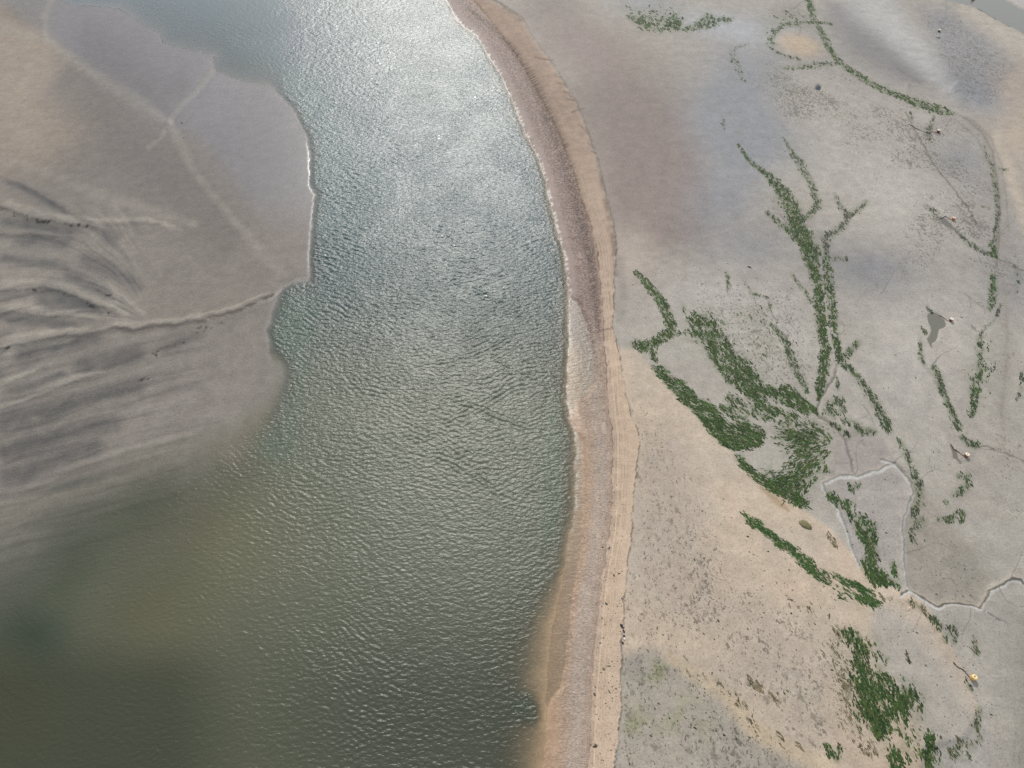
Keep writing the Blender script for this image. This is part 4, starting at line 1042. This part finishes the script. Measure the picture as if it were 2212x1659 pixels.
# strewn scraps, thousands: one object
def scraps():
    zones = [([(1480, 560), (1760, 600), (1780, 860), (1640, 850), (1500, 700)], 700), ([(1560, 260), (1700, 330), (1800, 560), (1640, 560)], 260), ([(1800, 560), (2120, 560), (2140, 1000), (1960, 1050), (1830, 760)], 420),
             ([(1960, 1060), (2120, 1250), (2100, 1310), (1970, 1280)], 220), ([(1790, 1060), (1930, 1030), (1930, 1260), (1850, 1220)], 160), ([(1860, 1320), (2100, 1330), (2180, 1659), (1960, 1659), (1900, 1450)], 320),
             ([(1380, 1100), (1560, 1080), (1850, 1300), (1850, 1640), (1600, 1500), (1400, 1400)], 900), ([(1280, 1050), (1350, 1050), (1335, 1659), (1275, 1659)], 420), ([(1640, 180), (2100, 300), (2140, 560), (1900, 420), (1700, 300)], 900),
             ([(1330, 560), (1480, 600), (1480, 800), (1390, 740)], 120), ([(1350, 1420), (1560, 1480), (1680, 1640), (1345, 1659)], 500), ([(2000, 30), (2190, 150), (2130, 240), (2030, 150)], 150)]
    V, Fc, C = [], [], []
    for pts, n in zones:
        a = np.array(pts); got = 0
        lo, hi = a.min(0), a.max(0)
        while got < n:
            qx = rng.uniform(lo[0], hi[0], n * 2); qy = rng.uniform(lo[1], hi[1], n * 2)
            m = inside(qx, qy, pts); qx, qy = qx[m], qy[m]
            X, Y = P(qx, qy); Z = terrain(X, Y, False)
            for x, y, zz in zip(X, Y, Z):
                if got >= n: break
                got += 1
                th = R(-50) + rng.normal() * .5; s = 0.085 * math.exp(rng.normal() * .4); l, w = s * 1.5, s * .75
                ct, st = math.cos(th), math.sin(th); b = len(V)
                for i in range(6):
                    p = i * math.pi / 3; r = 1 + .25 * rng.normal()
                    e, f = l * math.cos(p) * r, w * math.sin(p) * r
                    V.append((x + e * ct - f * st, y + e * st + f * ct, zz - .02))
                V.append((x, y, zz + s * .35))
                for i in range(6): Fc.append((b + i, b + (i + 1) % 6, b + 6))
                C.extend([rgb(*(MIXED + BROWN + GREY)[int(rng.integers(9))]) * .85] * 7)
    me = bpy.data.meshes.new('weed_scraps'); me.from_pydata(V, [], Fc)
    o = bpy.data.objects.new('weed_scraps', me); COL.objects.link(o); attr(o, 'tone', np.array(C), 'FLOAT_COLOR'); me.materials.append(WEED)
    o['kind'] = 'stuff'; o['label'] = 'small dark scraps of weed strewn over the whole flat'; o['category'] = 'seaweed'


scraps()


# ------------------------------------------------------------------ mooring buoys and small finds
def paint(name, col, rough=0.45, dirt=(0.10, 0.08, 0.05), amount=0.5, metal=0.0):
    m = bpy.data.materials.new(name); nt = NT(m); g = G(nt)
    tc = g.n('ShaderNodeTexCoord').outputs['Object']
    n = g.noise(tc, 3.5, 5, 0.65)
    f = g.math('MULTIPLY', g.ramp(n, .48, .75), amount)
    c = g.mixc(f, col, dirt)
    bump = g.n('ShaderNodeBump', ins={'Height': g.math('MULTIPLY', g.noise(tc, 14, 3, .6), .01), 'Strength': .6, 'Distance': 1.0})
    b = g.n('ShaderNodeBsdfPrincipled', ins={'Base Color': c, 'Roughness': rough, 'Metallic': metal, 'Normal': bump.outputs[0]})
    o = g.n('ShaderNodeOutputMaterial'); nt.links.new(b.outputs[0], o.inputs[0])
    return m


def lathe(name, prof, mat, parent, n=28):
    V, Fc = [], []
    for r, z in prof:
        for i in range(n):
            a = 2 * math.pi * i / n
            V.append((r * math.cos(a), r * math.sin(a), z))
    for k in range(len(prof) - 1):
        for i in range(n):
            j = (i + 1) % n
            Fc.append((k * n + i, k * n + j, (k + 1) * n + j, (k + 1) * n + i))
    Fc.append(tuple(range(n))[::-1]); Fc.append(tuple((len(prof) - 1) * n + i for i in range(n)))
    me = bpy.data.meshes.new(name); me.from_pydata(V, [], Fc); me.materials.append(mat)
    me.polygons.foreach_set('use_smooth', np.ones(len(Fc), bool))
    o = bpy.data.objects.new(name, me); COL.objects.link(o); o.parent = parent
    return o


def tube_mesh(name, pts, rad, mat, parent=None, n=8):
    pts = [Vector(p) for p in pts]
    V, Fc = [], []
    for i, p in enumerate(pts):
        t = (pts[min(i + 1, len(pts) - 1)] - pts[max(i - 1, 0)]).normalized()
        s = t.cross(Vector((0, 0, 1)))
        if s.length < 1e-3: s = Vector((1, 0, 0))
        s.normalize(); u = s.cross(t)
        r = rad[i] if isinstance(rad, (list, tuple)) else rad
        for k in range(n):
            a = 2 * math.pi * k / n
            V.append(p + r * (s * math.cos(a) + u * math.sin(a)))
    for i in range(len(pts) - 1):
        for k in range(n):
            j = (k + 1) % n
            Fc.append((i * n + k, i * n + j, (i + 1) * n + j, (i + 1) * n + k))
    Fc.append(tuple(range(n))); Fc.append(tuple((len(pts) - 1) * n + k for k in range(n))[::-1])
    me = bpy.data.meshes.new(name); me.from_pydata(V, [], Fc); me.materials.append(mat)
    me.polygons.foreach_set('use_smooth', np.ones(len(Fc), bool))
    o = bpy.data.objects.new(name, me); COL.objects.link(o)
    if parent: o.parent = parent
    return o


ROPE = paint('weedy_rope', tuple(rgb(72, 66, 50)), .8, (0.02, 0.03, 0.012), .6)
STEEL = paint('rusty_eye', tuple(rgb(96, 70, 52)), .6, (0.06, 0.03, 0.015), .7, .6)
CREAM = tuple(rgb(252, 238, 214) * .98)


def smooth(pts, k=5):
    out = []
    n = len(pts)
    P_ = [np.array(p, float) for p in pts]
    for i in range(n - 1):
        p0, p1, p2, p3 = P_[max(i - 1, 0)], P_[i], P_[i + 1], P_[min(i + 2, n - 1)]
        for t in np.linspace(0, 1, k, endpoint=False):
            out.append(0.5 * (2 * p1 + (p2 - p0) * t + (2 * p0 - 5 * p1 + 4 * p2 - p3) * t * t + (3 * p1 - p0 - 3 * p2 + p3) * t ** 3))
    out.append(P_[-1])
    return out


def buoy(base, rope, label, top_col, side_col, size=0.86, tilt=(0, 0), rope_r=0.055, z0=None):
    x, y, z = ground_at(*base)
    root = bpy.data.objects.new('mooring_buoy', None); COL.objects.link(root)
    zz = float(z[0]) if z0 is None else z0
    root.location = (float(x[0]), float(y[0]), zz)
    root['label'] = label; root['category'] = 'buoy'; root['group'] = 'mooring buoys stranded on the flat'
    r = size / 2; hgt = size * 0.98
    sm = paint('buoy_side', tuple(rgb(*side_col)), .5, (0.06, 0.035, 0.02), .45)
    tm = paint('buoy_top', tuple(rgb(*top_col)), .45, (0.30, 0.24, 0.16), .25)
    body = lathe('body', [(r * .50, -.04), (r * .80, .01), (r * .93, hgt * .12), (r * .97, hgt * .34), (r * .99, hgt * .58), (r * .985, hgt * .74)], sm, root)
    cap = lathe('cap', [(r * .97, hgt * .735), (r * 1.02, hgt * .78), (r * 1.0, hgt * .88), (r * .9, hgt * .965), (r * .72, hgt), (r * .48, hgt * .99), (r * .33, hgt * .95), (r * .27, hgt * .87), (r * .05, hgt * .86)], tm, root)
    ring = [(r * .20 * math.cos(a), 0, hgt * .95 + r * .20 * math.sin(a)) for a in np.linspace(0, 2 * math.pi, 15)]
    tube_mesh('lifting_eye', ring, r * .055, STEEL, root)
    for o in (body, cap):
        o.rotation_euler = (R(tilt[0]), R(tilt[1]), 0)
    if rope:
        pts = smooth(rope, 6)
        a = np.array(pts); X, Y, Z = ground_at(a[:, 0], a[:, 1])
        w = [(float(X[i]) - root.location.x, float(Y[i]) - root.location.y, float(Z[i]) - zz + rope_r * .55) for i in range(len(X))]
        rad = [rope_r * (1 + .5 * i / len(w)) * (1 + .25 * rng.normal() * (i > len(w) * .3)) for i in range(len(w))]
        tube_mesh('mooring_rope', w, rad, ROPE, root)
    return root


def crop(x0, y0, w, pts):
    k = w / 2212 * .8848
    return [(x0 * .8848 + p[0] * k, y0 * .8848 + p[1] * k) for p in pts]


b = crop(2290, 1600, 160, [(1060, 845)] )[0]
buoy(b, crop(2290, 1600, 160, [(1030, 845), (960, 790), (870, 690), (800, 610), (700, 540), (590, 510), (500, 430), (410, 330)]),
     'yellow orange buoy at the end of a dark rope, lowest on the flat', (255, 226, 160), (240, 180, 96), .92, (4, 8), .06)
b = crop(2290, 1060, 160, [(862, 832)])[0]
buoy(b, crop(2290, 1060, 160, [(830, 850), (740, 790), (650, 715), (600, 670), (540, 620), (470, 590), (420, 500), (350, 410)]),
     'cream topped buoy with rust red side next to the slim pool', (255, 240, 214), (150, 74, 48), .88, (3, 6), .06)
b = crop(2230, 740, 160, [(1197, 690)])[0]
buoy(b, crop(2230, 740, 160, [(1160, 698), (1090, 680), (1030, 630), (970, 580), (920, 540), (830, 490)]),
     'white topped buoy with deep red side beside the murky pool', (255, 244, 222), (124, 40, 34), .86, (3, 4), .05)
b = crop(2230, 500, 160, [(1285, 600)])[0]
buoy(b, crop(2230, 500, 160, [(1250, 590), (1190, 580), (1110, 530), (1040, 490), (980, 500), (920, 535), (840, 535)]),
     'pinkish topped buoy with orange side above the tadpole shaped pool', (255, 222, 200), (196, 112, 52), .9, (-4, 6), .07)
b = crop(2200, 260, 160, [(1205, 960)])[0]
buoy(b, crop(2200, 260, 160, [(1165, 975), (1100, 965), (1020, 945), (900, 985), (760, 950), (620, 890), (470, 830), (340, 755), (215, 690)]),
     'cream topped buoy with dark red side at the end of a long straight rope', (252, 236, 200), (126, 40, 30), .95, (-3, 5), .08)
b = crop(2250, 60, 80, [(1090, 640)])[0]
buoy(b, None, 'small cream buoy with brown side on the far sparkling mud', (250, 240, 205), (110, 84, 56), 1.0, (2, 3))
buoy((2099.5, 3), None, 'dark buoy in the far creek at the upper edge', (200, 180, 150), (80, 50, 34), 1.3, (0, 4), z0=0.55)


def lump(name, px, py, rx, ry, hz, ang, mat, label, category, bury=0.25, seed=1, n=(14, 8)):
    x, y, z = ground_at(px, py)
    r = np.random.default_rng(seed)
    V, Fc = [], []
    f = r.normal(size=6)
    for j in range(n[1] + 1):
        p = math.pi * j / n[1]
        for i in range(n[0]):
            a = 2 * math.pi * i / n[0]
            w = 1 + .10 * math.sin(2 * a + f[0]) * math.sin(p) + .08 * math.sin(3 * a + f[1] + 2 * p) + .03 * r.normal()
            V.append((rx * w * math.sin(p) * math.cos(a), ry * w * math.sin(p) * math.sin(a), hz * w * math.cos(p) + hz * (1 - 2 * bury)))
    for j in range(n[1]):
        for i in range(n[0]):
            k = (i + 1) % n[0]
            Fc.append((j * n[0] + i, (j + 1) * n[0] + i, (j + 1) * n[0] + k, j * n[0] + k))
    me = bpy.data.meshes.new(name); me.from_pydata(V, [], Fc); me.materials.append(mat)
    me.polygons.foreach_set('use_smooth', np.ones(len(Fc), bool)); me.validate(); me.update()
    o = bpy.data.objects.new(name, me); COL.objects.link(o)
    o.location = (float(x[0]), float(y[0]), float(z[0])); o.rotation_euler = (0, 0, R(ang))
    o['label'] = label; o['category'] = category
    return o


b = crop(2250, 60, 80, [(1050, 1030)])[0]
lump('mooring_block', b[0], b[1], .75, .8, .42, 20, paint('pale_concrete', tuple(rgb(176, 164, 160)), .8, (.2, .18, .16), .4), 'pale round mooring block just below the far cream buoy', 'mooring block', .3, 3)
b = crop(1920, 1250, 80, [(1150, 1080)])[0]
wm = paint('weedy_mound', tuple(rgb(128, 118, 80)), .8, tuple(rgb(60, 74, 42)), .9)
lump('weed_mound', b[0], b[1], 1.35, .75, .32, -50, wm, 'lone brown and green lens shaped weed mound on the tan sand', 'weed mound', .4, 5)
b = crop(1450, 1320, 80, [(1012, 668)])[0]
lump('stone', b[0], b[1], .14, .13, .12, 0, paint('black_stone', (.012, .010, .008), .6, (.03, .025, .02), .3), 'single black stone on the bare beach', 'stone', .2, 7)

DRIFT = paint('driftwood', tuple(rgb(74, 56, 38)), .8, (.02, .014, .01), .5)


def strand(name, pts, rad, mat, label, category, lift=.6):
    a = np.array(smooth(pts, 5)); X, Y, Z = ground_at(a[:, 0], a[:, 1])
    n = len(X)
    cx, cy, cz = float(X.mean()), float(Y.mean()), float(Z.mean())
    w = [(float(X[i]) - cx, float(Y[i]) - cy, float(Z[i]) - cz + rad * lift) for i in range(n)]
    rr = [rad * (0.35 + 0.65 * math.sin(math.pi * (i + .5) / n)) for i in range(n)]
    o = tube_mesh(name, w, rr, mat); o.location = (cx, cy, cz)
    o['label'] = label; o['category'] = category
    return o


strand('driftwood', crop(1430, 1780, 80, [(430, 1300), (520, 1310), (600, 1300), (660, 1290), (700, 1250), (725, 1190)]), .13, DRIFT, 'short crooked stick of driftwood at the foot of the beach', 'driftwood')
WRACK = paint('black_wrack', (.014, .012, .009), .6, (.03, .024, .016), .4)
strand('wrack_strand', crop(1470, 1520, 100, [(930, 255), (990, 310), (1030, 380), (1080, 470)]), .22, WRACK, 'thick black curl of wrack, upper one on the beach edge', 'wrack')
strand('wrack_strand', crop(1470, 1520, 100, [(1050, 580), (1120, 630), (1170, 710)]), .13, WRACK, 'thin black arc of wrack between the two white scraps', 'wrack')
strand('wrack_strand', crop(1470, 1520, 100, [(1070, 880), (1130, 890), (1190, 870)]), .14, WRACK, 'short level bar of wrack just above the larger white scrap', 'wrack')
strand('wrack_strand', crop(1470, 1520, 100, [(1010, 1220), (1060, 1250), (1110, 1310)]), .16, WRACK, 'black slanting wrack piece below the larger white scrap', 'wrack')
WHITE = paint('white_plastic', (.8, .8, .78), .4, (.4, .38, .34), .3)
strand('plastic_scrap', crop(1470, 1520, 100, [(1135, 1000), (1150, 1050), (1160, 1110)]), .16, WHITE, 'larger white plastic scrap lying on the beach edge', 'litter')
strand('plastic_scrap', crop(1470, 1520, 100, [(1095, 390), (1105, 430)]), .11, WHITE, 'tiny white scrap touching the thick black wrack curl', 'litter')
strand('driftwood', crop(430, 290, 80, [(390, 340), (415, 370), (440, 410)]), .16, DRIFT, 'small dark pit on the smooth grey sandbank, shaped as a stick', 'driftwood')  # this and the next: dark pits in the sand, built as strands
strand('driftwood', crop(430, 290, 80, [(525, 1405), (580, 1400)]), .12, DRIFT, 'tiny dark pit lower on the smooth sandbank, shaped as a stick', 'driftwood')  # dark pit in the sand, built as a driftwood strand

# ------------------------------------------------------------------ daylight
SUN_EL, SUN_AZ = R(41), R(-5)          # ahead of the camera, a little to the left
L = bpy.data.lights.new('sun', 'SUN'); L.energy = 2.7; L.angle = R(0.53); L.color = (1.0, 0.96, 0.90)
sun = bpy.data.objects.new('sun', L); COL.objects.link(sun)
d = Vector((math.sin(SUN_AZ) * math.cos(SUN_EL), math.cos(SUN_AZ) * math.cos(SUN_EL), math.sin(SUN_EL)))
sun.rotation_euler = d.to_track_quat('Z', 'Y').to_euler()
sun.location = d * 400

W = bpy.data.worlds.new('World'); SC.world = W; W.use_nodes = True
nt = W.node_tree; nt.nodes.clear(); g = G(nt)
sky = g.n('ShaderNodeTexSky'); sky.sky_type = 'NISHITA'; sky.sun_disc = False
sky.sun_elevation = SUN_EL; sky.sun_rotation = SUN_AZ; sky.air_density = 1.2; sky.dust_density = 1.5
dirv = g.n('ShaderNodeTexCoord').outputs['Generated']
cl = g.noise(g.mapping(dirv, (1, 1, 1.6)), 2.4, 6, 0.58, 0.2)
cf = g.ramp(cl, .44, .66)
colr = g.mixc(g.math('MULTIPLY', cf, .8), sky.outputs[0], (9.5, 9.6, 9.9))
bg = g.n('ShaderNodeBackground', ins={'Color': colr, 'Strength': 0.145})
o = g.n('ShaderNodeOutputWorld'); nt.links.new(bg.outputs[0], o.inputs[0])

cam = bpy.data.cameras.new('camera'); cam.sensor_width = 36; cam.lens = 36 * F / 2212
cam.clip_start = 1; cam.clip_end = 20000
co = bpy.data.objects.new('camera', cam); COL.objects.link(co)
co.location = (0, 0, H); co.rotation_euler = (R(90) - PITCH, 0, 0)
SC.camera = co
vs_ = SC.view_settings
vs_.view_transform = 'Standard'; vs_.look = 'None'; vs_.exposure = -0.2; vs_.gamma = 1; vs_.use_curve_mapping = False
SC.cycles.use_denoising = False
SC.cycles.max_bounces = 6; SC.cycles.transparent_max_bounces = 8
